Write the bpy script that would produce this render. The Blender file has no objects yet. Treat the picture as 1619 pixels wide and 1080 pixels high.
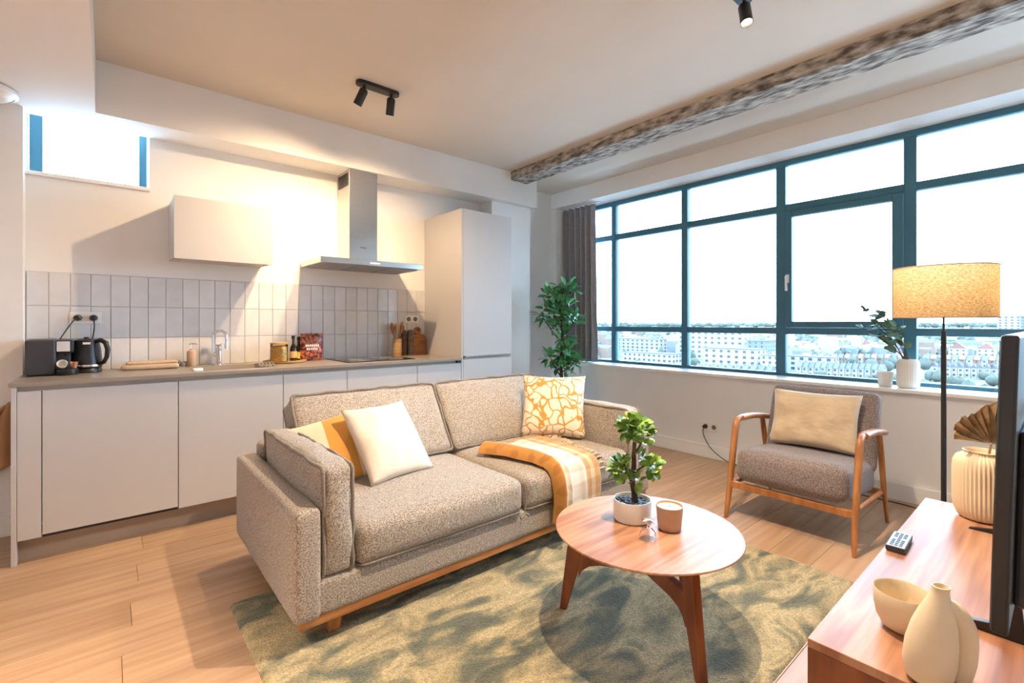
import bpy, bmesh, math, random
from mathutils import Vector, Matrix, noise
R = math.radians
rnd = random.Random(7)
scene = bpy.context.scene
COL = scene.collection

# ---------------------------------------------------------------- camera
cam_d = bpy.data.cameras.new('camera')
cam = bpy.data.objects.new('camera', cam_d)
COL.objects.link(cam)
cam_d.sensor_fit = 'HORIZONTAL'
cam_d.sensor_width = 36.0
cam_d.lens = 36.0 * 752.5 / 1619.0
cam_d.shift_y = -29.0 / 1619.0
cam_d.clip_start = 0.02
cam_d.clip_end = 20000
cam.location = (0, 0, 1.217)
YAW = math.atan2(885.5, 752.5)          # view direction measured from +X
cam.rotation_euler = (R(90), 0, YAW - R(90))
scene.camera = cam

# ---------------------------------------------------------------- view + sky
vs = scene.view_settings
vs.view_transform = 'Standard'
vs.look = 'None'
vs.exposure = 0.26
vs.gamma = 1.0
vs.use_curve_mapping = False

SKY_STRENGTH = 14.5
world = bpy.data.worlds.new('overcast_sky')
scene.world = world
world.use_nodes = True
wn = world.node_tree.nodes
wl = world.node_tree.links
wn.clear()
w_out = wn.new('ShaderNodeOutputWorld')
w_bg = wn.new('ShaderNodeBackground')
w_bg.inputs['Strength'].default_value = SKY_STRENGTH
w_tc = wn.new('ShaderNodeTexCoord')
w_map = wn.new('ShaderNodeMapping')
w_map.inputs['Scale'].default_value = (1.0, 1.0, 5.0)
w_no = wn.new('ShaderNodeTexNoise')
w_no.inputs['Scale'].default_value = 2.2
w_no.inputs['Detail'].default_value = 5.0
w_rp = wn.new('ShaderNodeValToRGB')
w_rp.color_ramp.elements[0].position = 0.35
w_rp.color_ramp.elements[0].color = (0.42, 0.69, 1.0, 1)
w_rp.color_ramp.elements[1].position = 0.68
w_rp.color_ramp.elements[1].color = (0.58, 0.79, 1.0, 1)
wl.new(w_tc.outputs['Generated'], w_map.inputs['Vector'])
wl.new(w_map.outputs['Vector'], w_no.inputs['Vector'])
wl.new(w_no.outputs['Fac'], w_rp.inputs['Fac'])
wl.new(w_rp.outputs['Color'], w_bg.inputs['Color'])
wl.new(w_bg.outputs['Background'], w_out.inputs['Surface'])

WARM, WARMER = (1.0, 0.80, 0.58), (1.0, 0.71, 0.42)
LAMP_W, KITCH_W, LIVING_W, HALL_FILL_W = 2.5, (105.0, 102.0), (230.0, 90.0), (185.0, 185.0)

# ---------------------------------------------------------------- materials
MATS = {}
def lin(r, g, b):
    f = lambda c: ((c / 255.0 + 0.055) / 1.055) ** 2.4 if c > 10 else c / 255.0 / 12.92
    return (f(r), f(g), f(b))
def mat(name, base=(.8, .8, .8), rough=.5, metal=0.0, spec=.5, var=0.0, vscale=(20, 20, 20), base2=None,
        bump=0.0, bscale=(200, 200, 200), bdist=.002, sheen=0.0, coat=0.0, trans=0.0, detail=3.0, coord='Object', rand=0.0,
        emit=None, estr=0.0, lo=.35, hi=.65, alpha=None):
    m = bpy.data.materials.new(name)
    m.use_nodes = True
    nt = m.node_tree
    b = nt.nodes['Principled BSDF']
    b.inputs['Base Color'].default_value = (*base, 1)
    b.inputs['Roughness'].default_value = rough
    b.inputs['Metallic'].default_value = metal
    b.inputs['Specular IOR Level'].default_value = spec
    b.inputs['Sheen Weight'].default_value = sheen
    b.inputs['Coat Weight'].default_value = coat
    if trans: b.inputs['Transmission Weight'].default_value = trans
    if emit:
        b.inputs['Emission Color'].default_value = (*emit, 1)
        b.inputs['Emission Strength'].default_value = estr
    tc = nt.nodes.new('ShaderNodeTexCoord')
    def nz(scale, det):
        mp = nt.nodes.new('ShaderNodeMapping')
        mp.inputs['Scale'].default_value = scale
        n = nt.nodes.new('ShaderNodeTexNoise')
        n.inputs['Scale'].default_value = 1.0
        n.inputs['Detail'].default_value = det
        nt.links.new(tc.outputs[coord], mp.inputs['Vector'])
        nt.links.new(mp.outputs['Vector'], n.inputs['Vector'])
        return n, mp
    if var > 0 or base2:
        n, mp = nz(vscale, detail)
        rp = nt.nodes.new('ShaderNodeValToRGB')
        c2 = base2 or tuple(max(0, c * (1 - var)) for c in base)
        rp.color_ramp.elements[0].position = lo
        rp.color_ramp.elements[0].color = (*c2, 1)
        rp.color_ramp.elements[1].position = hi
        rp.color_ramp.elements[1].color = (*base, 1)
        nt.links.new(n.outputs['Fac'], rp.inputs['Fac'])
        outc = rp.outputs['Color']
        if rand:
            oi = nt.nodes.new('ShaderNodeObjectInfo')
            ad = nt.nodes.new('ShaderNodeVectorMath'); ad.operation = 'SCALE'
            cx = nt.nodes.new('ShaderNodeCombineXYZ')
            for k in range(3): nt.links.new(oi.outputs['Random'], cx.inputs[k])
            nt.links.new(cx.outputs[0], ad.inputs[0]); ad.inputs['Scale'].default_value = 37.0
            nt.links.new(ad.outputs[0], mp.inputs['Location'])
            hs = nt.nodes.new('ShaderNodeHueSaturation')
            mr = nt.nodes.new('ShaderNodeMapRange')
            mr.inputs['To Min'].default_value = 1 - rand
            mr.inputs['To Max'].default_value = 1 + rand
            nt.links.new(oi.outputs['Random'], mr.inputs['Value'])
            nt.links.new(mr.outputs[0], hs.inputs['Value'])
            nt.links.new(outc, hs.inputs['Color'])
            outc = hs.outputs['Color']
        nt.links.new(outc, b.inputs['Base Color'])
    if bump > 0:
        n, _ = nz(bscale, 2.0)
        bp = nt.nodes.new('ShaderNodeBump')
        bp.inputs['Strength'].default_value = bump
        bp.inputs['Distance'].default_value = bdist
        nt.links.new(n.outputs['Fac'], bp.inputs['Height'])
        nt.links.new(bp.outputs['Normal'], b.inputs['Normal'])
    MATS[name] = m
    return m

def glass_mat(name, tint=(1, 1, 1), ior=1.45, refl=1.0):
    m = bpy.data.materials.new(name); m.use_nodes = True
    nt = m.node_tree; nt.nodes.clear()
    o = nt.nodes.new('ShaderNodeOutputMaterial')
    t = nt.nodes.new('ShaderNodeBsdfTransparent'); t.inputs[0].default_value = (*tint, 1)
    g = nt.nodes.new('ShaderNodeBsdfGlossy'); g.inputs['Roughness'].default_value = 0.0
    fr = nt.nodes.new('ShaderNodeFresnel'); fr.inputs['IOR'].default_value = ior
    ml = nt.nodes.new('ShaderNodeMath'); ml.operation = 'MULTIPLY'; ml.inputs[1].default_value = refl
    mx = nt.nodes.new('ShaderNodeMixShader')
    nt.links.new(fr.outputs[0], ml.inputs[0]); nt.links.new(ml.outputs[0], mx.inputs[0])
    nt.links.new(t.outputs[0], mx.inputs[1]); nt.links.new(g.outputs[0], mx.inputs[2])
    nt.links.new(mx.outputs[0], o.inputs['Surface'])
    MATS[name] = m
    return m

mat('wall_paint', lin(236, 234, 231), .85, var=.03, vscale=(3, 3, 3), bump=.08, bscale=(300, 300, 300), bdist=.001)
mat('ceiling_paint', lin(214, 202, 188), .9, var=.03, vscale=(2, 2, 2))
mat('trim_white', lin(240, 238, 234), .4)
mat('plank', lin(196, 162, 130), .36, base2=lin(168, 132, 102), vscale=(1.6, 26, 8), detail=6, rand=.10, bump=.10, bscale=(4, 120, 40), bdist=.001, lo=.3, hi=.7)
mat('subfloor', lin(90, 66, 48), .8, var=.1)
mat('frame_teal', lin(62, 114, 134), .45, var=.08, vscale=(3, 3, 3))
glass_mat('pane_glass', (.97, .985, .98))
glass_mat('clear_glass', (.985, .985, .98), 1.35)
mat('tile_glaze', lin(222, 220, 220), .12, var=.07, vscale=(9, 9, 9), rand=.05, bump=.35, bscale=(16, 16, 9), bdist=.004)
mat('grout', lin(196, 194, 192), .9, var=.1)
mat('front_laminate', lin(200, 196, 193), .5, var=.02, vscale=(4, 4, 4))
mat('channel_laminate', lin(172, 160, 148), .5, var=.03)
mat('plinth_laminate', lin(165, 148, 134), .55, var=.06, vscale=(2, 10, 20))
mat('worktop_stone', lin(152, 141, 130), .32, var=.08, vscale=(60, 60, 60), detail=4)
mat('steel', lin(205, 203, 200), .17, 1.0, var=.05, vscale=(3, 3, 80))
mat('chrome', lin(225, 225, 228), .08, 1.0)
mat('black_plastic', lin(30, 31, 35), .35, var=.1)
mat('dark_plastic', lin(58, 58, 64), .4, var=.1)
mat('black_metal', lin(34, 33, 34), .45, var=.1)
mat('hob_glass', lin(16, 16, 18), .06)
mat('beam_wood', lin(206, 198, 188), .9, base2=lin(92, 82, 74), vscale=(30, 11, 30), detail=12, bump=1.0, bscale=(60, 22, 60), bdist=.014, lo=.36, hi=.68)
mat('sofa_fabric', lin(190, 176, 160), .95, base2=lin(112, 101, 92), vscale=(190, 190, 190), detail=2, sheen=.25, bump=.6, bscale=(330, 330, 330), bdist=.002)
mat('sofa_piping', lin(146, 133, 120), .95, base2=lin(108, 98, 88), vscale=(230, 230, 230), sheen=.2)
mat('chair_fabric', lin(152, 137, 133), .95, base2=lin(86, 76, 75), vscale=(200, 200, 200), detail=2, sheen=.25, bump=.5, bscale=(360, 360, 360), bdist=.002)
mat('oak_warm', lin(190, 130, 78), .38, base2=lin(160, 100, 54), vscale=(5, 5, 40), detail=5)
mat('oak_leg', lin(184, 124, 72), .4, base2=lin(152, 96, 52), vscale=(30, 30, 4), detail=5)
mat('cream_linen', lin(226, 210, 192), .95, var=.07, vscale=(8, 8, 8), sheen=.2, bump=.35, bscale=(8, 8, 14), bdist=.025)
mat('beige_velvet', lin(204, 182, 152), .85, var=.14, vscale=(9, 9, 9), sheen=.5, bump=.55, bscale=(8, 8, 12), bdist=.03)
mat('mustard', lin(206, 146, 58), .9, var=.12, vscale=(12, 12, 12), sheen=.3)
mat('curtain_cloth', lin(164, 161, 166), .95, var=.12, vscale=(14, 14, 60), sheen=.2, bump=.3, bscale=(300, 300, 300))
mat('leaf_ficus', lin(100, 178, 112), .38, base2=lin(52, 126, 76), vscale=(5, 5, 5), rand=.35)
mat('leaf_jade', lin(168, 196, 92), .4, base2=lin(72, 130, 56), vscale=(12, 12, 12), rand=.4)
mat('leaf_eucalyptus', lin(122, 152, 122), .6, base2=lin(84, 118, 92), vscale=(20, 20, 20), rand=.25)
mat('bark', lin(96, 76, 58), .9, base2=lin(56, 44, 36), vscale=(40, 40, 12), bump=.6, bscale=(60, 60, 20), bdist=.004)
mat('ceramic_white', lin(236, 228, 216), .45, var=.03, vscale=(6, 6, 6))
mat('ceramic_cream', lin(226, 206, 174), .6, var=.05, vscale=(12, 12, 12), bump=.12, bscale=(160, 160, 160))
mat('ceramic_taupe', lin(196, 164, 136), .6, var=.06, vscale=(30, 30, 30))
mat('wax', lin(244, 226, 186), .5)
mat('pebble', lin(78, 86, 100), .4, var=.5, vscale=(90, 90, 90))
mat('soil', lin(60, 46, 36), .95, var=.4, vscale=(80, 80, 80))
mat('paper_white', lin(238, 236, 230), .6)
mat('socket_white', lin(236, 232, 224), .35)
mat('socket_dark', lin(120, 114, 108), .5)
mat('copper', lin(214, 150, 116), .3, .8)
mat('pasta', lin(244, 204, 112), .6, base2=lin(214, 158, 66), vscale=(70, 70, 70), bump=.8, bscale=(80, 80, 80), bdist=.006)
mat('light_wood', lin(206, 166, 118), .5, base2=lin(180, 136, 88), vscale=(6, 6, 50))
mat('mid_wood', lin(176, 116, 62), .42, base2=lin(140, 86, 42), vscale=(6, 6, 60))
mat('dark_wood', lin(98, 70, 54), .5, base2=lin(66, 46, 36), vscale=(10, 10, 50))
mat('grey_wood', lin(132, 110, 96), .5, base2=lin(98, 78, 66), vscale=(10, 10, 50))
mat('bottle_glass', lin(34, 26, 18), .12, coat=.3)
mat('label_tan', lin(216, 178, 120), .7)
mat('label_yellow', lin(222, 204, 70), .7)
mat('chip_bag', lin(206, 120, 88), .35, base2=lin(92, 36, 40), vscale=(42, 42, 42), detail=4, lo=.42, hi=.58)
mat('towel_beige', lin(206, 178, 148), .95, var=.12, vscale=(50, 50, 50), bump=.5, bscale=(260, 260, 260))
mat('towel_tan', lin(176, 132, 98), .95, var=.15, vscale=(12, 12, 4), bump=.4, bscale=(260, 260, 260))
mat('dried_leaf', lin(200, 168, 126), .8, base2=lin(160, 124, 86), vscale=(24, 24, 24))
mat('rubber_grey', lin(150, 152, 156), .5)
mat('silver_plastic', lin(168, 168, 172), .35, .3)
mat('bell_glass', (1, 1, 1), .02, trans=1.0)
mat('bulb_glow', (1, .9, .7), .5, emit=(1.0, .80, .50), estr=14.0)

# wood with bands for table top / television bench
def band_wood(name, cols, angle, width, gloss=.36, spec=.24):
    m = mat(name, cols[0], gloss, spec=spec)
    nt = m.node_tree; b = nt.nodes['Principled BSDF']
    tc = nt.nodes.new('ShaderNodeTexCoord')
    mp = nt.nodes.new('ShaderNodeMapping'); mp.inputs['Rotation'].default_value = (0, 0, angle)
    mp.inputs['Scale'].default_value = (1.2, 1.0 / width, 1.2)
    n = nt.nodes.new('ShaderNodeTexNoise'); n.inputs['Scale'].default_value = 1.0; n.inputs['Detail'].default_value = 2.0
    rp = nt.nodes.new('ShaderNodeValToRGB')
    while len(rp.color_ramp.elements) < len(cols): rp.color_ramp.elements.new(.5)
    for i, c in enumerate(cols):
        rp.color_ramp.elements[i].position = .28 + .44 * i / (len(cols) - 1)
        rp.color_ramp.elements[i].color = (*c, 1)
    mp2 = nt.nodes.new('ShaderNodeMapping'); mp2.inputs['Rotation'].default_value = (0, 0, angle)
    mp2.inputs['Scale'].default_value = (5, 130, 5)
    n2 = nt.nodes.new('ShaderNodeTexNoise'); n2.inputs['Scale'].default_value = 1.0; n2.inputs['Detail'].default_value = 3.0
    mx = nt.nodes.new('ShaderNodeMix'); mx.data_type = 'RGBA'; mx.blend_type = 'MULTIPLY'
    mx.inputs['Factor'].default_value = .35
    r2 = nt.nodes.new('ShaderNodeValToRGB'); r2.color_ramp.elements[0].color = (.55, .55, .55, 1)
    r2.color_ramp.elements[0].position = .3; r2.color_ramp.elements[1].position = .6
    L = nt.links.new
    L(tc.outputs['Object'], mp.inputs[0]); L(mp.outputs[0], n.inputs['Vector']); L(n.outputs['Fac'], rp.inputs[0])
    L(tc.outputs['Object'], mp2.inputs[0]); L(mp2.outputs[0], n2.inputs['Vector']); L(n2.outputs['Fac'], r2.inputs[0])
    L(rp.outputs[0], mx.inputs['A']); L(r2.outputs[0], mx.inputs['B']); L(mx.outputs['Result'], b.inputs['Base Color'])
    return m
WAL = [lin(138, 92, 68), lin(168, 116, 86), lin(192, 144, 112), lin(158, 106, 78)]
band_wood('walnut_top', WAL, R(-38), .055)
band_wood('walnut_bench', WAL, 0.0, .06, .34, .24)
mat('walnut_leg', lin(150, 84, 46), .35, base2=lin(116, 60, 32), vscale=(20, 20, 5))

def stripe_mat(name, stops, axis, scale, offset=0.0, cross=.0):
    """woven cloth with stripes along one object axis; stops = [(pos, colour)...]"""
    m = mat(name, (.5, .5, .5), .95, sheen=.3, bump=.35, bscale=(300, 300, 300))
    nt = m.node_tree; b = nt.nodes['Principled BSDF']
    tc = nt.nodes.new('ShaderNodeTexCoord'); sp = nt.nodes.new('ShaderNodeSeparateXYZ')
    ma = nt.nodes.new('ShaderNodeMath'); ma.operation = 'MULTIPLY_ADD'
    ma.inputs[1].default_value = scale; ma.inputs[2].default_value = offset
    rp = nt.nodes.new('ShaderNodeValToRGB'); rp.color_ramp.interpolation = 'CONSTANT'
    while len(rp.color_ramp.elements) < len(stops): rp.color_ramp.elements.new(.5)
    for i, (p, c) in enumerate(stops):
        rp.color_ramp.elements[i].position = p; rp.color_ramp.elements[i].color = (*c, 1)
    L = nt.links.new
    L(tc.outputs['Object'], sp.inputs[0]); L(sp.outputs[axis], ma.inputs[0]); L(ma.outputs[0], rp.inputs[0])
    out = rp.outputs[0]
    if cross:
        w = nt.nodes.new('ShaderNodeTexNoise'); w.inputs['Scale'].default_value = 1.0; w.inputs['Detail'].default_value = 1.0
        mp = nt.nodes.new('ShaderNodeMapping'); mp.inputs['Scale'].default_value = (1.5, 16, 16)
        r2 = nt.nodes.new('ShaderNodeValToRGB'); r2.color_ramp.elements[0].color = (.62, .5, .36, 1)
        r2.color_ramp.elements[0].position = .42; r2.color_ramp.elements[1].position = .5
        mx = nt.nodes.new('ShaderNodeMix'); mx.data_type = 'RGBA'; mx.blend_type = 'MULTIPLY'; mx.inputs['Factor'].default_value = cross
        L(tc.outputs['Object'], mp.inputs[0]); L(mp.outputs[0], w.inputs['Vector']); L(w.outputs['Fac'], r2.inputs[0])
        L(out, mx.inputs['A']); L(r2.outputs[0], mx.inputs['B']); out = mx.outputs['Result']
    L(out, b.inputs['Base Color'])
    return m

# rug: marbled greens and sand
m = mat('rug_pile', (.3, .3, .2), 1.0, sheen=.3, bump=1.0, bscale=(220, 220, 220), bdist=.012)
nt = m.node_tree; b = nt.nodes['Principled BSDF']
tc = nt.nodes.new('ShaderNodeTexCoord')
mp = nt.nodes.new('ShaderNodeMapping'); mp.inputs['Rotation'].default_value = (0, 0, R(35)); mp.inputs['Scale'].default_value = (2.1, 4.4, 1)
n1 = nt.nodes.new('ShaderNodeTexNoise'); n1.inputs['Scale'].default_value = 1.5; n1.inputs['Detail'].default_value = 5; n1.inputs['Distortion'].default_value = 1.2
rp = nt.nodes.new('ShaderNodeValToRGB')
cs = [(.30, lin(78, 84, 68)), (.42, lin(120, 122, 94)), (.50, lin(182, 164, 116)), (.59, lin(228, 204, 150)), (.70, lin(150, 142, 100))]
while len(rp.color_ramp.elements) < len(cs): rp.color_ramp.elements.new(.5)
for i, (p, c) in enumerate(cs):
    rp.color_ramp.elements[i].position = p; rp.color_ramp.elements[i].color = (*c, 1)
n2 = nt.nodes.new('ShaderNodeTexNoise'); n2.inputs['Scale'].default_value = 160; n2.inputs['Detail'].default_value = 2
r2 = nt.nodes.new('ShaderNodeValToRGB'); r2.color_ramp.elements[0].color = (.45, .45, .45, 1); r2.color_ramp.elements[0].position = .35; r2.color_ramp.elements[1].position = .62
mx = nt.nodes.new('ShaderNodeMix'); mx.data_type = 'RGBA'; mx.blend_type = 'MULTIPLY'; mx.inputs['Factor'].default_value = .8
L = nt.links.new
L(tc.outputs['Object'], mp.inputs[0]); L(mp.outputs[0], n1.inputs['Vector']); L(n1.outputs['Fac'], rp.inputs[0])
L(tc.outputs['Object'], n2.inputs['Vector']); L(n2.outputs['Fac'], r2.inputs[0])
L(rp.outputs[0], mx.inputs['A']); L(r2.outputs[0], mx.inputs['B']); L(mx.outputs['Result'], b.inputs['Base Color'])

# patterned cushion: looping ochre lines on cream
m = mat('loop_print', (.8, .7, .5), .9, sheen=.2, bump=.3, bscale=(400, 400, 400))
nt = m.node_tree; b = nt.nodes['Principled BSDF']
tc = nt.nodes.new('ShaderNodeTexCoord')
n1 = nt.nodes.new('ShaderNodeTexNoise'); n1.inputs['Scale'].default_value = 9; n1.inputs['Detail'].default_value = 1.0
va_ = nt.nodes.new('ShaderNodeVectorMath'); va_.operation = 'MULTIPLY_ADD'; va_.inputs[1].default_value = (.16, .16, .16)
vo = nt.nodes.new('ShaderNodeTexVoronoi'); vo.feature = 'DISTANCE_TO_EDGE'; vo.inputs['Scale'].default_value = 13
rp = nt.nodes.new('ShaderNodeValToRGB')
els = [(0.0, lin(190, 140, 66)), (.055, lin(196, 146, 72)), (.085, lin(230, 217, 196))]
while len(rp.color_ramp.elements) < len(els): rp.color_ramp.elements.new(.5)
for i, (p, c) in enumerate(els):
    rp.color_ramp.elements[i].position = p; rp.color_ramp.elements[i].color = (*c, 1)
L = nt.links.new
L(tc.outputs['Object'], n1.inputs['Vector']); L(n1.outputs['Color'], va_.inputs[0]); L(tc.outputs['Object'], va_.inputs[2]); L(va_.outputs[0], vo.inputs['Vector']); L(vo.outputs['Distance'], rp.inputs[0]); L(rp.outputs[0], b.inputs['Base Color'])

# linen lamp shade: lets lamplight through
m = bpy.data.materials.new('shade_linen'); m.use_nodes = True; MATS['shade_linen'] = m
nt = m.node_tree; nt.nodes.clear()
o = nt.nodes.new('ShaderNodeOutputMaterial'); df = nt.nodes.new('ShaderNodeBsdfDiffuse'); tr = nt.nodes.new('ShaderNodeBsdfTranslucent'); mxs = nt.nodes.new('ShaderNodeMixShader')
tc = nt.nodes.new('ShaderNodeTexCoord'); n1 = nt.nodes.new('ShaderNodeTexNoise'); n1.inputs['Scale'].default_value = 1; n1.inputs['Detail'].default_value = 3
mp = nt.nodes.new('ShaderNodeMapping'); mp.inputs['Scale'].default_value = (90, 90, 260)
rp = nt.nodes.new('ShaderNodeValToRGB')
rp.color_ramp.elements[0].position = .35; rp.color_ramp.elements[0].color = (*lin(178, 140, 92), 1)
rp.color_ramp.elements[1].position = .65; rp.color_ramp.elements[1].color = (*lin(226, 196, 150), 1)
mxs.inputs[0].default_value = .55
L = nt.links.new
L(tc.outputs['Object'], mp.inputs[0]); L(mp.outputs[0], n1.inputs['Vector']); L(n1.outputs['Fac'], rp.inputs[0])
L(rp.outputs[0], df.inputs[0]); L(rp.outputs[0], tr.inputs[0]); L(df.outputs[0], mxs.inputs[1]); L(tr.outputs[0], mxs.inputs[2]); L(mxs.outputs[0], o.inputs[0])

# ---------------------------------------------------------------- mesh helpers
WLOC = {}
class MB:
    def __init__(s): s.v = []; s.f = []; s.M = None
    def add(s, vs, fs):
        o = len(s.v)
        if s.M is not None: vs = [tuple(s.M @ Vector(p)) for p in vs]
        s.v += [tuple(p) for p in vs]
        s.f += [tuple(i + o for i in f) for f in fs]
        return s
    def box(s, x0, x1, y0, y1, z0, z1):
        return s.add([(x0, y0, z0), (x1, y0, z0), (x1, y1, z0), (x0, y1, z0), (x0, y0, z1), (x1, y0, z1), (x1, y1, z1), (x0, y1, z1)],
                     [(0, 3, 2, 1), (4, 5, 6, 7), (0, 1, 5, 4), (1, 2, 6, 5), (2, 3, 7, 6), (3, 0, 4, 7)])
    def prism(s, poly, axis_vec, origin=(0, 0, 0), ux=(1, 0, 0), uy=(0, 1, 0)):
        """extrude a 2-D polygon (in ux,uy) along axis_vec"""
        O = Vector(origin); X = Vector(ux); Y = Vector(uy); A = Vector(axis_vec); n = len(poly)
        a = [O + X * p + Y * q for p, q in poly]; c = [p + A for p in a]
        fs = [tuple(range(n))[::-1], tuple(range(n, 2 * n))] + [(i, (i + 1) % n, (i + 1) % n + n, i + n) for i in range(n)]
        return s.add(a + c, fs)
    def tube(s, pts, r, n=10, closed=False, caps=True, flat=1.0):
        P = [Vector(p) for p in pts]; m = len(P)
        rs = r if isinstance(r, (list, tuple)) else [r] * m
        vs = []; up = None
        for i in range(m):
            if closed: d = (P[(i + 1) % m] - P[i - 1])
            else: d = P[min(i + 1, m - 1)] - P[max(i - 1, 0)]
            if d.length < 1e-9: d = Vector((0, 0, 1))
            d.normalize()
            if up is None:
                up = Vector((0, 0, 1)) if abs(d.z) < .9 else Vector((1, 0, 0))
            a = (up - d * up.dot(d))
            if a.length < 1e-6: a = d.orthogonal()
            a.normalize(); up = a; b2 = d.cross(a)
            for k in range(n):
                t = 2 * math.pi * k / n
                vs.append(P[i] + a * (math.cos(t) * rs[i]) + b2 * (math.sin(t) * rs[i] * flat))
        fs = []
        for i in range(m if closed else m - 1):
            j = (i + 1) % m
            for k in range(n): fs.append((i * n + k, i * n + (k + 1) % n, j * n + (k + 1) % n, j * n + k))
        if caps and not closed:
            fs.append(tuple(range(n))[::-1]); fs.append(tuple((m - 1) * n + k for k in range(n)))
        return s.add(vs, fs)
    def lathe(s, prof, c=(0, 0, 0), n=28, rib=None, caps=True):
        vs = []; m = len(prof)
        for i, (r, z) in enumerate(prof):
            for k in range(n):
                t = 2 * math.pi * k / n
                rr = r * (rib(t, i / (m - 1)) if rib else 1)
                vs.append((c[0] + rr * math.cos(t), c[1] + rr * math.sin(t), c[2] + z))
        fs = [(i * n + k, i * n + (k + 1) % n, (i + 1) * n + (k + 1) % n, (i + 1) * n + k) for i in range(m - 1) for k in range(n)]
        if caps:
            if prof[0][0] > 1e-6: fs.append(tuple(range(n))[::-1])
            if prof[-1][0] > 1e-6: fs.append(tuple((m - 1) * n + k for k in range(n)))
        return s.add(vs, fs)
    def grid(s, fn, nu, nv, cu=False, cv=False):
        vs = [fn(i / (nu if cu else nu - 1), j / (nv if cv else nv - 1)) for i in range(nu) for j in range(nv)]
        fs = []
        for i in range(nu if cu else nu - 1):
            for j in range(nv if cv else nv - 1):
                a, b2 = (i + 1) % nu, (j + 1) % nv
                fs.append((i * nv + j, a * nv + j, a * nv + b2, i * nv + b2))
        return s.add(vs, fs)
    def cushion(s, size, c=(0, 0, 0), r=.05, bulge=(0, 0, 0), n=15, wob=.004, wf=6.0, seed=0.0):
        """soft rounded box centred at c (before M)"""
        H = [x / 2 for x in size]; idx = {}; vs = []; fs = []
        sp = [math.sin((i / (n - 1) * 2 - 1) * math.pi / 2) for i in range(n)]
        def vid(p):
            k = tuple(round(x, 5) for x in p)
            if k in idx: return idx[k]
            q = Vector([p[a] * H[a] for a in range(3)])
            rr = min(r, min(H) * .98)
            inn = Vector([max(-(H[a] - rr), min(H[a] - rr, q[a])) for a in range(3)])
            d = q - inn
            if d.length > 1e-9: d.normalize()
            w = inn + d * rr
            for a in range(3):
                o1, o2 = (a + 1) % 3, (a + 2) % 3
                w[a] += p[a] * bulge[a] * (1 - p[o1] ** 2) * (1 - p[o2] ** 2)
            if wob:
                nn = noise.noise_vector(Vector((w.x * wf + seed, w.y * wf, w.z * wf + seed)))
                w += nn * wob
            idx[k] = len(vs); vs.append((w.x + c[0], w.y + c[1], w.z + c[2])); return idx[k]
        for a in range(3):
            o1, o2 = (a + 1) % 3, (a + 2) % 3
            for sg in (-1, 1):
                for i in range(n - 1):
                    for j in range(n - 1):
                        q = []
                        for (di, dj) in ((0, 0), (1, 0), (1, 1), (0, 1)):
                            p = [0, 0, 0]; p[a] = sg; p[o1] = sp[i + di]; p[o2] = sp[j + dj]; q.append(vid(p))
                        fs.append(tuple(q if sg > 0 else q[::-1]))
        return s.add(vs, fs)
    def pillow(s, w, h, t, n=22, seed=0.0, crease=.006):
        """throw pillow in local XZ plane (thickness along Y), base edge at z=0"""
        def pt(u, v, sg):
            a = u * 2 - 1; b2 = v * 2 - 1
            e = max(0.0, (1 - abs(a) ** 2.6) * (1 - abs(b2) ** 2.6))
            th = t / 2 * e ** .52
            px = a * w / 2 * (1 - .07 * (1 - b2 * b2) * abs(a) ** 3)
            pz = h / 2 + b2 * h / 2 * (1 - .07 * (1 - a * a) * abs(b2) ** 3)
            nn = noise.noise(Vector((px * 9 + seed, pz * 9, sg * 3.0 + seed)))
            n3 = noise.noise(Vector((px * 22 + seed, pz * 7, sg * 5.0)))
            edge = min(1.0, e * 3)
            return (px, sg * (th + (nn * crease + n3 * crease * .7) * edge), pz)
        s.grid(lambda u, v: pt(u, v, -1), n, n)
        vs_f = len(s.v)
        s.grid(lambda u, v: pt(1 - u, v, 1), n, n)
        return s
    def build(s, name, m, parent=None, smooth=0, bevel=0.0, seg=2, origin=None, weld=False):
        me = bpy.data.meshes.new(name)
        if parent is not None: o = WLOC[parent]
        elif origin is not None: o = Vector(origin)
        else:
            xs = [p[0] for p in s.v]; ys = [p[1] for p in s.v]; zs = [p[2] for p in s.v]
            o = Vector(((min(xs) + max(xs)) / 2, (min(ys) + max(ys)) / 2, min(zs)))
        me.from_pydata([(p[0] - o.x, p[1] - o.y, p[2] - o.z) for p in s.v], [], s.f)
        if weld:
            bm = bmesh.new(); bm.from_mesh(me); bmesh.ops.remove_doubles(bm, verts=bm.verts, dist=1e-4); bm.to_mesh(me); bm.free()
        bm = bmesh.new(); bm.from_mesh(me); bmesh.ops.recalc_face_normals(bm, faces=bm.faces); bm.to_mesh(me); bm.free()
        me.materials.append(MATS[m] if isinstance(m, str) else m)
        if smooth:
            me.polygons.foreach_set('use_smooth', [True] * len(me.polygons))
            me.set_sharp_from_angle(angle=R(smooth))
        ob = bpy.data.objects.new(name, me); COL.objects.link(ob)
        if parent is not None:
            ob.parent = parent; WLOC[ob] = WLOC[parent].copy()
        else:
            ob.location = o; WLOC[ob] = o.copy()
        if bevel:
            md = ob.modifiers.new('bevel', 'BEVEL'); md.width = bevel; md.segments = seg; md.limit_method = 'ANGLE'; md.angle_limit = R(50)
        return ob

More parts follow.
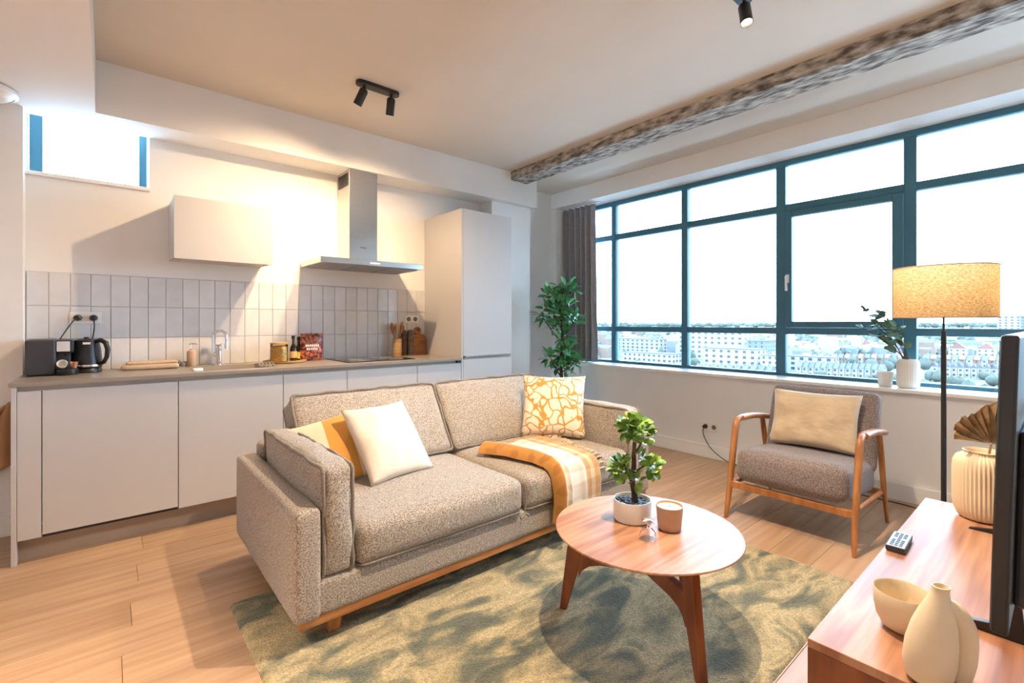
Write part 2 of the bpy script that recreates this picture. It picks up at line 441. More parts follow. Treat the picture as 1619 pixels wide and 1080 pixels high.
def tag(o, label=None, cat=None, group=None, kind=None):
    if label: o['label'] = label
    if cat: o['category'] = cat
    if group: o['group'] = group
    if kind: o['kind'] = kind
    return o
def thing(name, base, label, cat, group=None, kind=None):
    o = bpy.data.objects.new(name, None); COL.objects.link(o)
    o.empty_display_size = .1
    o.location = base; WLOC[o] = Vector(base)
    return tag(o, label, cat, group, kind)
def inst(name, me, parent, loc, rot=(0, 0, 0), scale=(1, 1, 1)):
    """another object on shared mesh data; loc in world"""
    o = bpy.data.objects.new(name, me); COL.objects.link(o)
    if parent is not None:
        o.parent = parent; o.location = Vector(loc) - WLOC[parent]
    else: o.location = loc
    o.rotation_euler = rot; o.scale = scale
    return o
def B(x0, x1, y0, y1, z0, z1): return MB().box(x0, x1, y0, y1, z0, z1)
def struct(name, mb, m, **k): return tag(mb.build(name, m, **k), kind='structure')
def arc(c, r, a0, a1, n, ax=(1, 0, 0), ay=(0, 0, 1)):
    C = Vector(c); X = Vector(ax); Y = Vector(ay)
    return [C + X * (r * math.cos(R(a0 + (a1 - a0) * i / (n - 1)))) + Y * (r * math.sin(R(a0 + (a1 - a0) * i / (n - 1)))) for i in range(n)]
def rrect(w, h, r, n=5):
    out = []
    for cx, cy, a in ((w / 2 - r, h / 2 - r, 0), (-w / 2 + r, h / 2 - r, 90), (-w / 2 + r, -h / 2 + r, 180), (w / 2 - r, -h / 2 + r, 270)):
        for i in range(n):
            t = R(a + 90 * i / (n - 1)); out.append((cx + r * math.cos(t), cy + r * math.sin(t)))
    return out
def densify(pts, step, closed=True):
    out = []; m = len(pts)
    for i in range(m if closed else m - 1):
        a = Vector(pts[i]); b2 = Vector(pts[(i + 1) % m]); k = max(1, int((b2 - a).length / step))
        out += [a.lerp(b2, j / k) for j in range(k)]
    if not closed: out.append(Vector(pts[-1]))
    return out
def frame_xf(origin, xdir, zdir):
    X = Vector(xdir).normalized(); Z = Vector(zdir); Z = (Z - X * Z.dot(X)).normalized(); Y = Z.cross(X)
    M = Matrix((X, Y, Z)).transposed().to_4x4(); M.translation = Vector(origin); return M
def spot(name, loc, target, watts, size, blend, parent=None, col=WARM, rad=.03):
    d = bpy.data.lights.new(name, 'SPOT'); d.energy = watts; d.color = col; d.spot_size = R(size); d.spot_blend = blend; d.shadow_soft_size = rad
    o = bpy.data.objects.new(name, d); COL.objects.link(o)
    q = (Vector(target) - Vector(loc)).to_track_quat('-Z', 'Y')
    o.rotation_mode = 'QUATERNION'; o.rotation_quaternion = q
    if parent is not None: o.parent = parent; o.location = Vector(loc) - WLOC[parent]
    else: o.location = loc
    return o
# ================================================================ ROOM SHELL
XW, YK, ZC, ZS = 4.15, 4.05, 2.79, 2.473      # window wall, kitchen wall, ceiling, lowered ceiling
XB, YR = -2.3, -0.95                           # walls behind / beside the camera
floor = struct('floor', B(XB, 4.15, YR, 4.05, -.08, -.012), 'subfloor')
# planks
def chamfer_plate(l, w, t, c):
    """thin plate with chamfered top edge, centred in xy, top at z=0"""
    a, b2 = l / 2, w / 2
    vs = [(-a, -b2, -t), (a, -b2, -t), (a, b2, -t), (-a, b2, -t), (-a, -b2, -c), (a, -b2, -c), (a, b2, -c), (-a, b2, -c),
          (-a + c, -b2 + c, 0), (a - c, -b2 + c, 0), (a - c, b2 - c, 0), (-a + c, b2 - c, 0)]
    fs = [(0, 3, 2, 1)] + [(i, (i + 1) % 4, (i + 1) % 4 + 4, i + 4) for i in range(4)] + [(i + 4, (i + 1) % 4 + 4, (i + 1) % 4 + 8, i + 8) for i in range(4)] + [(8, 9, 10, 11)]
    return vs, fs
PL, PW = 1.38, 0.2
pm_ = bpy.data.meshes.new('plank'); pm_.from_pydata(*[chamfer_plate(PL - .0012, PW - .0012, .012, .0012)[0], [], chamfer_plate(PL, PW, .012, .0012)[1]])
pm_.materials.append(MATS['plank'])
row = 0; y = YR
while y < 4.05 - .01:
    w = min(PW, 4.05 - y); x = XB - (row * .487 % 1.0) * PL
    while x < 4.15 - .01:
        x0 = max(x, XB); x1 = min(x + PL, 4.15)
        if x1 - x0 > .03:
            inst('plank', pm_, floor, ((x0 + x1) / 2, y + w / 2, 0), scale=((x1 - x0) / PL, w / PW, 1))
        x += PL
    y += PW; row += 1

# kitchen wall with the high window opening
kw = MB()
WX0, WX1, WZ0, WZ1 = -.385, .216, 2.128, 2.64
kw.box(-.60, WX0, YK, YK + .3, 0, ZC).box(WX1, 3.0, YK, YK + .3, 0, ZC).box(WX0, WX1, YK, YK + .3, 0, WZ0).box(WX0, WX1, YK, YK + .3, WZ1, ZC)
wall_kitchen = struct('wall_kitchen', kw, 'wall_paint')
struct('wall_left', B(XB, -.374, 3.94, YK, 0, ZS + .02), 'wall_paint')
pier = MB().box(3.0, 3.53, 3.85, YK + .3, 0, ZS + .02)
struct('wall_pier', pier, 'wall_paint')
struct('wall_recess', B(3.53, 4.75, 4.146, YK + .3, 0, ZC), 'wall_paint')
ww = MB()
ww.box(XW, 4.50, YR, 4.146, 0, .745).box(XW, 4.50, YR, 4.146, 2.612, ZC + .05).box(XW + .02, 4.50, 4.075, 4.146, .745, 2.612).box(XW, 4.50, YR, -.85, .745, 2.612)
struct('wall_window', ww, 'wall_paint')
struct('wall_right', B(XB, 4.5, YR - .15, YR, 0, ZC), 'wall_paint')
struct('wall_back', B(XB - .15, XB, YR - .15, YK + .3, 0, ZC), 'wall_paint')
struct('ceiling', B(XB - .15, 4.5, YR - .15, YK + .3, ZC, ZC + .15), 'ceiling_paint')
so = MB().box(XB, -.055, YR, YK, ZS, ZC).box(-.055, 3.56, 3.77, YK, ZS, ZC)
struct('ceiling_lowered', so, 'wall_paint')
struct('baseboard_window', B(XW - .016, XW, YR, 4.146, 0, .115), 'trim_white', bevel=.003)
struct('baseboard_left', B(XB, -.376, 3.926, 3.94, 0, .115), 'trim_white', bevel=.003)
struct('baseboard_recess', B(3.53, 4.134, 4.132, 4.146, 0, .115), 'trim_white', bevel=.003)

# beam (rough-sawn)
def rough_beam(x0, x1, y0, y1, z0, z1, nx=5, ny=90, nz=3):
    mb = MB()
    prof = []
    for i in range(nz): prof.append((x0, z1 + (z0 - z1) * i / nz))
    for i in range(nx): prof.append((x0 + (x1 - x0) * i / nx, z0))
    for i in range(nz + 1): prof.append((x1, z0 + (z1 - z0) * i / nz))
    def fn(u, v):
        k = min(len(prof) - 1, int(round(v * (len(prof) - 1)))); px, pz = prof[k]; py = y0 + (y1 - y0) * u
        n_ = noise.noise_vector(Vector((px * 20, py * 5.5, pz * 20)))
        n2_ = noise.noise(Vector((px * 45, py * 9, pz * 45)))
        amt = 0 if pz > z1 - .005 else 1
        return (px + n_.x * .007 * amt, py + n2_ * .006, pz + (n_.z * .007 + n2_ * .004) * amt)
    mb.grid(fn, ny, len(prof))
    n0 = len(prof)
    mb.f.append(tuple(range(n0))); mb.f.append(tuple((ny - 1) * n0 + i for i in range(n0))[::-1])
    return mb
beam = rough_beam(3.19, 3.41, YR + .01, 3.768, 2.70, 2.79).build('timber_beam', 'beam_wood', smooth=35)
tag(beam, 'weathered grey rough-sawn timber beam running along the ceiling', 'beam')

# ---------------------------------------------------------------- big window
win = thing('window_1', (4.44, 1.6, .765), None, None, kind='structure')
FX0, FX1 = 4.42, 4.485
def member(name, y0, y1, z0, z1, x0=FX0, x1=FX1): return B(x0, x1, y0, y1, z0, z1).build(name, 'frame_teal', win, bevel=.004)
Y0, Y1 = -.85, 4.075
B(4.118, 4.42, Y0 - .02, 4.074, .740, .765).build('window_sill', 'trim_white', win, bevel=.004)
member('frame_rail', Y0, Y1, .765, .792); member('frame_rail', Y0, Y1, 2.565, 2.612)
member('transom', Y0, Y1, 1.124, 1.179); member('transom', Y0, Y1, 2.172, 2.232)
mull = [(3.372, 3.432), (2.492, 2.556), (1.588, 1.664), (.722, .795), (-.19, -.12)]
for a, b2 in mull: member('mullion', a, b2, .792, 2.565, FX0 - .004, FX1)
member('jamb', Y0, Y0 + .05, .792, 2.565); member('jamb', Y1 - .05, Y1, .792, 2.565)
# opening sash in the third bay
sash = MB(); sy0, sy1, sz0, sz1 = .798, 1.585, 1.18, 2.17; sx0, sx1 = 4.402, 4.455
sash.box(sx0, sx1, sy0, sy0 + .062, sz0, sz1).box(sx0, sx1, sy1 - .05, sy1, sz0, sz1).box(sx0, sx1, sy0 + .062, sy1 - .05, sz0, sz0 + .05).box(sx0, sx1, sy0 + .062, sy1 - .05, sz1 - .052, sz1)
sash_o = sash.build('opening_sash', 'frame_teal', win, bevel=.004)
hd = MB().box(4.390, 4.402, 1.552, 1.577, 1.56, 1.63).tube([(4.395, 1.565, 1.61), (4.362, 1.565, 1.61), (4.362, 1.565, 1.60), (4.362, 1.562, 1.49)], .0095, 10)
hd.build('handle', 'trim_white', sash_o, smooth=40)
# glazing
ys = [Y0 + .05] + [v for a, b2 in reversed(mull) for v in (a, b2)] + [Y1 - .05]
zs = [(.792, 1.124), (1.179, 2.172), (2.232, 2.565)]
for i in range(0, len(ys), 2):
    for k, (z0, z1) in enumerate(zs):
        a, b2 = ys[i], ys[i + 1]
        if k == 1 and abs(a - .795) < .01: a, b2, z0, z1 = sy0 + .062, sy1 - .05, sz0 + .05, sz1 - .052
        pn = MB().add([(4.452, a, z0), (4.452, b2, z0), (4.452, b2, z1), (4.452, a, z1)], [(0, 1, 2, 3)]); pn.build('pane', 'pane_glass', win)

# ---------------------------------------------------------------- small high window above the worktop
w2 = thing('window_2', (-.08, 4.27, WZ0), None, None, kind='structure')
for a, b2 in ((-.375, -.315), (.169, .212)): B(a, b2, 4.245, 4.30, WZ0 + .03, WZ1).build('jamb', 'frame_teal', w2, bevel=.003)
B(-.375, .212, 4.25, 4.30, WZ0, WZ0 + .045).build('frame_rail', 'frame_teal', w2, bevel=.003)
B(-.375, .212, 4.25, 4.30, WZ1 - .035, WZ1).build('frame_rail', 'frame_teal', w2, bevel=.003)
MB().add([(-.315, 4.28, WZ0), (.169, 4.28, WZ0), (.169, 4.28, WZ1), (-.315, 4.28, WZ1)], [(0, 1, 2, 3)]).build('pane', 'pane_glass', w2)
B(WX0 + .001, WX1 + .004, 4.032, 4.25, WZ0 - .02, WZ0 + .004).build('window_sill', 'trim_white', w2, bevel=.003)

# ---------------------------------------------------------------- wall tiles
grout = B(-.372, 2.33, YK - .003, YK, .915, 1.53).build('grout_bed', 'grout', wall_kitchen)
TW, TH = .0965, .2035
vs, fs = chamfer_plate(TW - .0022, TH - .0022, .010, .0022)
tm = bpy.data.meshes.new('wall_tile'); tm.from_pydata([(p[0], -p[2] * -1.0, p[1]) for p in vs], [], fs)
# plate lies in XZ, glazed face towards -Y
tm.clear_geometry(); tm.from_pydata([(p[0], -p[2] - .010, p[1]) for p in vs], [], [f[::-1] for f in fs])
bm = bmesh.new(); bm.from_mesh(tm); bmesh.ops.recalc_face_normals(bm, faces=bm.faces); bm.to_mesh(tm); bm.free()
tm.materials.append(MATS['tile_glaze'])
for rI in range(3):
    for cI in range(28):
        inst('wall_tile', tm, wall_kitchen, (-.370 + TW * (cI + .5), YK - .0025 + rnd.uniform(-.0006, .0006), .9165 + TH * (rI + .5)),
             rot=(rnd.uniform(-.006, .006), 0, rnd.uniform(-.012, .012)))
# ================================================================ KITCHEN
YF = 3.42          # door fronts
ZW = .918          # worktop surface
def base_unit(name, x0, x1, label, cat, fronts, group='handleless kitchen base units', top=.872):
    t = thing(name, ((x0 + x1) / 2, 3.73, .12), label, cat, group)
    B(x0 + .001, x1 - .001, YF + .024, YK - .012, .121, top).build('carcass', 'front_laminate', t)
    B(x0, x1, YF + .022, YF + .04, .872, .898).build('grip_channel', 'channel_laminate', t)
    for nm, z0, z1 in fronts:
        B(x0 + .002, x1 - .002, YF, YF + .02, z0, z1).build(nm, 'front_laminate', t, bevel=.0015)
    return t
ep = thing('kitchen_end_panel', (-.31, 3.73, 0), 'pale end panel and filler strip at the left end of the kitchen run', 'panel')
B(-.367, -.347, YF - .004, 3.925, 0, .896).build('side_panel', 'front_laminate', ep, bevel=.0015)
B(-.345, -.259, YF, YF + .02, .121, .872).build('filler_strip', 'front_laminate', ep, bevel=.001)
B(-.347, -.257, YF + .022, YF + .04, .872, .898).build('grip_channel', 'channel_laminate', ep)
dw = base_unit('integrated_dishwasher', -.257, .319, 'pale integrated dishwasher front with dark gap below, beneath the black kettle', 'dishwasher', [('door', .132, .872)])
B(-.255, .317, YF + .006, YF + .024, .118, .131).build('shadow_gap', 'black_plastic', dw)
base_unit('base_cabinet', .319, .897, 'pale base cabinet door below the sink and tap', 'cabinet', [('door', .121, .872)], top=.745)
base_unit('base_cabinet', .897, 1.331, 'narrow pale base cabinet below the pasta jar and snack bag', 'cabinet', [('door', .121, .872)])
base_unit('drawer_cabinet', 1.331, 1.905, 'pale drawer cabinet below the black induction hob', 'cabinet', [('drawer', .724, .872), ('drawer', .424, .719), ('drawer', .121, .419)])
e = base_unit('base_cabinet', 1.905, 2.330, 'pale base cabinet next to the tall cupboard, behind the sofa', 'cabinet', [('door', .121, .872)])
B(2.29, 2.329, YF + .002, YF + .022, .874, .897).build('channel_end_cap', 'black_plastic', e)
tag(B(-.347, 2.33, YF + .065, YF + .082, 0, .119).build('plinth_board', 'plinth_laminate'), 'brown-grey plinth board along the foot of the base cabinets', 'plinth')
# worktop with sink cut-out
SX0, SX1, SY0, SY1 = .40, .84, 3.53, 3.90
wt = MB().box(-.374, SX0, 3.402, YK - .012, .898, ZW).box(SX1, 2.33, 3.402, YK - .012, .898, ZW).box(SX0, SX1, 3.402, SY0, .898, ZW).box(SX0, SX1, SY1, YK - .012, .898, ZW)
tag(wt.build('kitchen_worktop', 'worktop_stone', weld=True), 'long taupe stone worktop over the base cabinets', 'worktop')
sk = MB(); d = .008
sk.box(SX0, SX0 + d, SY0, SY1, .76, .914).box(SX1 - d, SX1, SY0, SY1, .76, .914).box(SX0 + d, SX1 - d, SY0, SY0 + d, .76, .914).box(SX0 + d, SX1 - d, SY1 - d, SY1, .76, .914).box(SX0 + d, SX1 - d, SY0 + d, SY1 - d, .752, .766)
sink = thing('kitchen_sink', (.62, 3.72, .752), 'sunken beige sink basin in the worktop in front of the tap', 'sink')
sk.build('basin', 'channel_laminate', sink); MB().lathe([(.0, 0), (.035, 0), (.035, .004), (.0, .006)], (.62, 3.72, .766)).build('drain', 'chrome', sink, smooth=40)

# tall cupboard
tc_ = thing('tall_cupboard', (2.62, 3.73, 0), 'tall pale fridge cupboard at the right end of the kitchen', 'cupboard')
B(2.332, 2.350, YF, YK - .001, 0, 2.212).build('side_panel', 'front_laminate', tc_, bevel=.001)
B(2.350, 2.902, YF + .024, YK - .001, .0, 2.212).build('carcass', 'front_laminate', tc_)
du = B(2.352, 2.901, YF, YF + .02, .932, 2.211).build('door', 'front_laminate', tc_, bevel=.0015)
dl = B(2.352, 2.901, YF, YF + .02, .10, .902).build('door', 'front_laminate', tc_, bevel=.0015)
B(2.36, 2.90, YF + .018, YF + .03, .902, .932).build('grip_channel', 'channel_laminate', tc_)
B(2.37, 2.88, YF - .006, YF + .004, .924, .934).build('handle_strip', 'steel', du, bevel=.001)
B(2.352, 2.362, YF + .001, YF + .018, .904, .930).build('channel_end_cap', 'black_plastic', tc_)

# wall cupboard
wc = thing('wall_cupboard', (.61, 3.88, 1.637), 'pale handleless wall cupboard above the sink', 'cupboard')
B(.324, .898, 3.724, YK - .001, 1.645, 2.034).build('carcass', 'front_laminate', wc)
B(.322, .900, 3.70, 3.72, 1.632, 2.036).build('door', 'front_laminate', wc, bevel=.0015)
for x in (.345, .86): B(x, x + .02, 3.74, 3.80, 1.630, 1.645).build('hinge_clip', 'copper', wc, bevel=.002)

# cooker hood
ho = thing('cooker_hood', (1.61, 3.81, 1.665), 'stainless steel chimney cooker hood above the hob', 'cooker hood')
B(1.190, 2.040, 3.565, YK - .011, 1.668, 1.712).build('canopy', 'steel', ho, bevel=.002)
for k in range(3): B(1.23 + k * .262, 1.23 + k * .262 + .25, 3.60, 4.0, 1.660, 1.670).build('grease_filter', 'rubber_grey', ho, bevel=.002)
ch = B(1.492, 1.732, 3.79, YK - .001, 1.712, ZS - .001).build('chimney', 'steel', ho, bevel=.002)
g = MB()
for k in range(9): g.box(1.486, 1.4925, 3.82, 4.02, 2.345 + k * .0115, 2.350 + k * .0115)
g.build('vent_grille', 'dark_plastic', ch)
B(1.57, 1.65, 3.563, 3.566, 1.684, 1.694).build('control_strip', 'trim_white', ho)
lg = MB()
for k, wdt in enumerate((.006, .004, .005, .004, .006, .004, .005)): lg.box(1.585 + k * .0075, 1.585 + k * .0075 + wdt, 3.7885, 3.7902, 1.835, 1.841 + (k % 3) * .001)
lg.build('maker_mark', 'dark_plastic', ch)
# hob
hb = thing('induction_hob', (1.65, 3.76, ZW), 'flat black glass induction hob set on the worktop', 'hob')
B(1.375, 1.945, 3.53, 4.0, ZW, ZW + .006).build('glass_plate', 'hob_glass', hb, bevel=.002)
for (x, y_, r_) in ((1.52, 3.65, .075), (1.52, 3.87, .09), (1.80, 3.65, .09), (1.80, 3.87, .075)):
    MB().tube(densify([(x + r_ * math.cos(R(a)), y_ + r_ * math.sin(R(a)), ZW + .0062) for a in range(0, 360, 12)], 1), .0012, 4, closed=True).build('zone_ring', 'rubber_grey', hb)

# ---------------------------------------------------------------- things on the worktop
def socket(name, ctr, w, h, nrm, label, n=2, cat='socket'):
    t = thing(name, ctr, label, cat)
    c = Vector(ctr); N = Vector(nrm); U = Vector((0, 0, 1)).cross(N); U = -U if U.x < 0 or U.y > 0 and abs(U.x) < .1 else U
    M = Matrix((U, N, Vector((0, 0, 1)))).transposed().to_4x4(); M.translation = c
    p = MB(); p.M = M; p.box(-w / 2, w / 2, 0, .009, -h / 2, h / 2); p.build('cover_plate', 'socket_white', t, bevel=.002)
    spots = []
    for k in range(n):
        x = (k - (n - 1) / 2) * (w / n)
        q = MB(); q.M = M @ Matrix.Translation((x, .009, 0)) @ Matrix.Rotation(R(-90), 4, 'X')
        q.lathe([(.021, -.0), (.021, .0012), (.019, .0012), (.019, .0002)], n=20); q.build('socket_well', 'socket_dark', t, smooth=40)
        spots.append(c + U * x + N * .0095)
    return t, spots
s1, sp1 = socket('double_socket', (-.105, 4.0395, 1.25), .15, .075, (0, -1, 0), 'white double socket on the tiles above the kettle, both plugged')
s2, sp2 = socket('double_socket', (2.188, 4.0395, 1.255), .14, .07, (0, -1, 0), 'empty white double socket on the tiles beside the chopping board')
s3, sp3 = socket('double_socket', (4.1495, 2.118, .281), .155, .078, (-1, 0, 0), 'white double socket low on the wall under the window')
def plug(name, at, nrm, cordpts, label, r=.018):
    t = thing(name, at, label, 'cord')
    a = Vector(at); N = Vector(nrm)
    MB().tube([a, a + N * .012, a + N * .03, a + N * .036], [r, r, r * .85, r * .4], 16).build('plug', 'black_plastic', t, smooth=40)
    pts = [a + N * .03] + [Vector(p) for p in cordpts]
    # smooth the cord
    for _ in range(3):
        q = [pts[0]]
        for i in range(len(pts) - 1): q += [pts[i].lerp(pts[i + 1], .25), pts[i].lerp(pts[i + 1], .75)]
        q.append(pts[-1]); pts = q
    MB().tube(pts, .0035, 6).build('cable', 'black_plastic', t, smooth=60)
plug('power_cord', sp1[0], (0, -1, 0), [(-.16, 3.985, 1.235), (-.20, 3.985, 1.16), (-.235, 3.975, 1.09), (-.24, 3.965, 1.06)], 'black cord and plug running down to the coffee machine')
plug('power_cord', sp1[1], (0, -1, 0), [(-.062, 3.985, 1.20), (-.068, 3.985, 1.14), (-.085, 3.975, 1.06), (-.10, 3.968, .99), (-.11, 3.965, .93)], 'black cord and plug running down behind the kettle')
plug('power_cord', sp3[0], (-1, 0, 0), [(4.11, 2.17, .22), (4.10, 2.12, .14), (4.115, 2.10, .10), (4.10, 2.02, .05), (4.08, 1.9, .006), (4.04, 1.6, .005), (4.07, 1.2, .005), (4.05, .9, .005), (4.06, .7, .005), (4.0, .6, .005), (3.6, .5, .005), (3.22, .42, .005)], 'thin dark cord from the wall socket along the floor behind the armchair')

cm = thing('coffee_machine', (-.26, 3.87, ZW), 'dark grey pod coffee machine at the left end of the worktop', 'coffee machine')
B(-.350, -.225, 3.75, 3.96, ZW + .003, ZW + .205).build('body', 'dark_plastic', cm, bevel=.012, seg=3)
B(-.353, -.335, 3.80, 3.965, ZW + .001, ZW + .20).build('water_tank', 'black_plastic', cm, bevel=.006)
B(-.228, -.150, 3.76, 3.93, ZW + .125, ZW + .203).build('brew_head', 'black_plastic', cm, bevel=.012, seg=3)
B(-.228, -.165, 3.83, 3.93, ZW + .02, ZW + .13).build('front_column', 'dark_plastic', cm, bevel=.006)
MB().lathe([(0, 0), (.046, 0), (.05, .01), (.05, .03), (.044, .036), (0, .036)], (-.178, 3.765, ZW + .001)).build('drip_tray', 'black_plastic', cm, smooth=40)
MB().lathe([(.012, 0), (.014, .02), (.01, .022)], (-.178, 3.79, ZW + .108)).build('spout', 'black_plastic', cm, smooth=40)
B(-.222, -.165, 3.758, 3.763, ZW + .135, ZW + .195).build('front_panel', 'chrome', cm, bevel=.002)
def cup(name, c, r, h, m, label):
    return tag(MB().lathe([(0, 0), (r * .7, 0), (r, h), (r * .9, h), (r * .62, .004), (0, .004)], c, n=20).build(name, m, smooth=40), label, 'cup')
t = thing('espresso_cup', (-.192, 3.752, ZW + .037), 'small white cup lying on the drip tray of the coffee machine', 'cup')
c_ = MB(); c_.M = Matrix.Translation((-.197, 3.742, ZW + .062)) @ Matrix.Rotation(R(68), 4, 'X'); c_.lathe([(0, -.02), (.017, -.02), (.024, .018), (.022, .018), (.015, -.014), (0, -.014)], n=20); c_.build('bowl', 'ceramic_white', t, smooth=40)
cup('espresso_cup', (-.150, 3.757, ZW + .038), .02, .036, 'copper', 'small copper-coloured cup on the drip tray of the coffee machine')

kt = thing('electric_kettle', (-.085, 3.90, ZW), 'black electric kettle with steel band beside the coffee machine', 'kettle')
kc = (-.098, 3.885, ZW)
MB().lathe([(0, 0), (.07, 0), (.074, .006), (.072, .022), (.066, .028), (0, .028)], kc).build('power_base', 'black_plastic', kt, smooth=40)
MB().lathe([(0, .03), (.073, .03), (.076, .036), (.077, .05), (.068, .14), (.061, .185), (.058, .195), (.04, .203), (0, .205)], kc, n=32).build('body', 'black_plastic', kt, smooth=40)
MB().lathe([(.0775, .036), (.0785, .04), (.0785, .047), (.0775, .05)], kc, n=32, caps=False).build('steel_band', 'chrome', kt, smooth=40)
MB().lathe([(0, .203), (.014, .203), (.012, .214), (0, .216)], kc, n=16).build('lid_knob', 'black_plastic', kt, smooth=40)
hx, hy = .78, -.62
def kp(r, z): return (kc[0] + hx * r, kc[1] + hy * r, kc[2] + z)
MB().tube([kp(.050, .188), kp(.085, .196), kp(.115, .18), kp(.127, .14), kp(.122, .095), kp(.104, .06), kp(.076, .05)], [.012, .014, .014, .013, .012, .011, .01], 10).build('handle', 'black_plastic', kt, smooth=60)
sp_ = MB(); sp_.M = Matrix.Translation((kc[0] - hx * .06, kc[1] - hy * .06, kc[2] + .165)); sp_.cushion((.045, .04, .04), r=.015, n=6, wob=0); sp_.build('spout', 'black_plastic', kt, smooth=50)
B(kc[0] - .015, kc[0] + .02, kc[1] - .066, kc[1] - .055, kc[2] + .172, kc[2] + .184).build('badge', 'paper_white', kt)

rl = thing('dish_mat', (.22, 3.90, ZW), 'folded beige drying mat lying on the worktop', 'mat')
q = MB(); q.M = Matrix.Translation((.215, 3.90, ZW + .017)) @ Matrix.Rotation(R(-4), 4, 'Z'); q.cushion((.30, .13, .032), r=.014, n=9, wob=.003, wf=14); q.build('folded_layer', 'towel_beige', rl, smooth=60)
q = MB(); q.M = Matrix.Translation((.225, 3.92, ZW + .042)) @ Matrix.Rotation(R(2), 4, 'Z'); q.cushion((.27, .09, .018), r=.008, n=9, wob=.003, wf=14); q.build('folded_layer', 'towel_beige', rl, smooth=60)
sd = thing('soap_dispenser', (.445, 3.965, ZW), 'beige soap dispenser with pump beside the tap', 'dispenser')
MB().lathe([(0, 0), (.026, 0), (.028, .004), (.028, .098), (.024, .107), (.010, .112), (.010, .122), (0, .122)], (.445, 3.965, ZW)).build('bottle', 'ceramic_taupe', sd, smooth=40)
MB().tube([(.445, 3.965, ZW + .12), (.445, 3.965, ZW + .152)], .004, 8).tube([(.430, 3.968, ZW + .154), (.450, 3.964, ZW + .156), (.482, 3.957, ZW + .150)], [.005, .006, .003], 8).build('pump', 'chrome', sd, smooth=40)
sb = thing('dish_brush', (.40, 3.99, ZW), 'small grey scrubbing brush lying beside the soap dispenser', 'brush')
MB().tube([(.33, 3.985, ZW + .012), (.38, 3.99, ZW + .012), (.395, 3.992, ZW + .028)], .006, 8).build('handle', 'light_wood', sb, smooth=50)
MB().lathe([(0, 0), (.02, 0), (.024, .02), (.018, .032), (0, .036)], (.405, 3.985, ZW), n=14).build('bristle_head', 'rubber_grey', sb, smooth=50)
q = MB(); q.M = Matrix.Translation((.425, 3.50, ZW + .01)); q.cushion((.055, .03, .02), r=.006, n=6, wob=.002, wf=30); tag(q.build('sponge', 'paper_white', smooth=60), 'white sponge at the front edge of the sink', 'sponge')
# tap
tp = thing('kitchen_tap', (.605, 3.965, ZW), 'chrome kitchen tap with arched spring spout', 'tap')
fx, fy = .605, 3.965
MB().lathe([(0, 0), (.026, 0), (.026, .006), (.022, .012), (.022, .135), (.018, .145), (0, .147)], (fx, fy, ZW)).build('body', 'chrome', tp, smooth=40)
ap = [(fx - .03, fy - .004, ZW + .06), (fx - .034, fy - .005, ZW + .14), (fx - .034, fy - .006, ZW + .20)] + [tuple(v) for v in arc((fx + .006, fy - .018, ZW + .205), .04, 180, 0, 14, (1, -.3, 0), (0, 0, 1))] + [(fx + .046, fy - .030, ZW + .165)]
MB().tube(ap, .008, 10).build('hose', 'chrome', tp, smooth=60)
sq = densify(ap[2:], .004, closed=False); ring = MB()
for i in range(0, len(sq) - 1, 2):
    d_ = (sq[i + 1] - sq[i]).normalized(); a_ = d_.orthogonal().normalized(); b_ = d_.cross(a_)
    ring.tube([sq[i] + a_ * (.0105 * math.cos(t)) + b_ * (.0105 * math.sin(t)) for t in [2 * math.pi * k / 10 for k in range(10)]], .0017, 4, closed=True)
ring.build('spring_coil', 'chrome', tp, smooth=60)
MB().tube([(fx + .046, fy - .030, ZW + .17), (fx + .046, fy - .030, ZW + .115)], [.011, .014], 12).build('spray_head', 'chrome', tp, smooth=50)
MB().tube([(fx - .033, fy - .004, ZW + .075), (fx - .008, fy - .002, ZW + .075)], .015, 12).build('mixer_lever', 'chrome', tp, smooth=50)
MB().tube([(fx, fy - .01, ZW + .135), (fx + .01, fy - .04, ZW + .15)], [.008, .006], 8).build('lever', 'chrome', tp, smooth=50)
rk = MB()
for k in range(5): rk.tube([(.80 + k * .022, 3.60, ZW + .004), (.81 + k * .022, 3.70, ZW + .016), (.80 + k * .022, 3.79, ZW + .004)], .004, 6)
tag(rk.build('scouring_pad', 'rubber_grey', smooth=60), 'grey wire scourer lying to the right of the sink', 'scourer')

# tray with jar, bottles, bag
tag(MB().lathe([(0, 0), (.135, 0), (.15, .006), (.152, .016), (.144, .016), (.138, .009), (0, .009)], (1.03, 3.885, ZW), n=36).build('wooden_tray', 'light_wood', smooth=40), 'round pale wooden tray under the pasta jar', 'tray')
jr = thing('pasta_jar', (1.005, 3.875, ZW + .010), 'glass storage jar of pasta with wooden lid', 'jar')
jc = (.985, 3.87, ZW + .010)
MB().lathe([(0, 0), (.058, 0), (.060, .004), (.060, .125), (.056, .13)], jc, n=32, caps=False).build('glass_body', 'clear_glass', jr, smooth=40)
MB().lathe([(0, .004), (.055, .004), (.055, .112), (.03, .12), (0, .118)], jc, n=24).build('pasta_filling', 'pasta', jr, smooth=60)
MB().lathe([(0, .130), (.062, .130), (.062, .142), (.058, .145), (0, .145)], jc, n=32).build('lid', 'light_wood', jr, smooth=40)
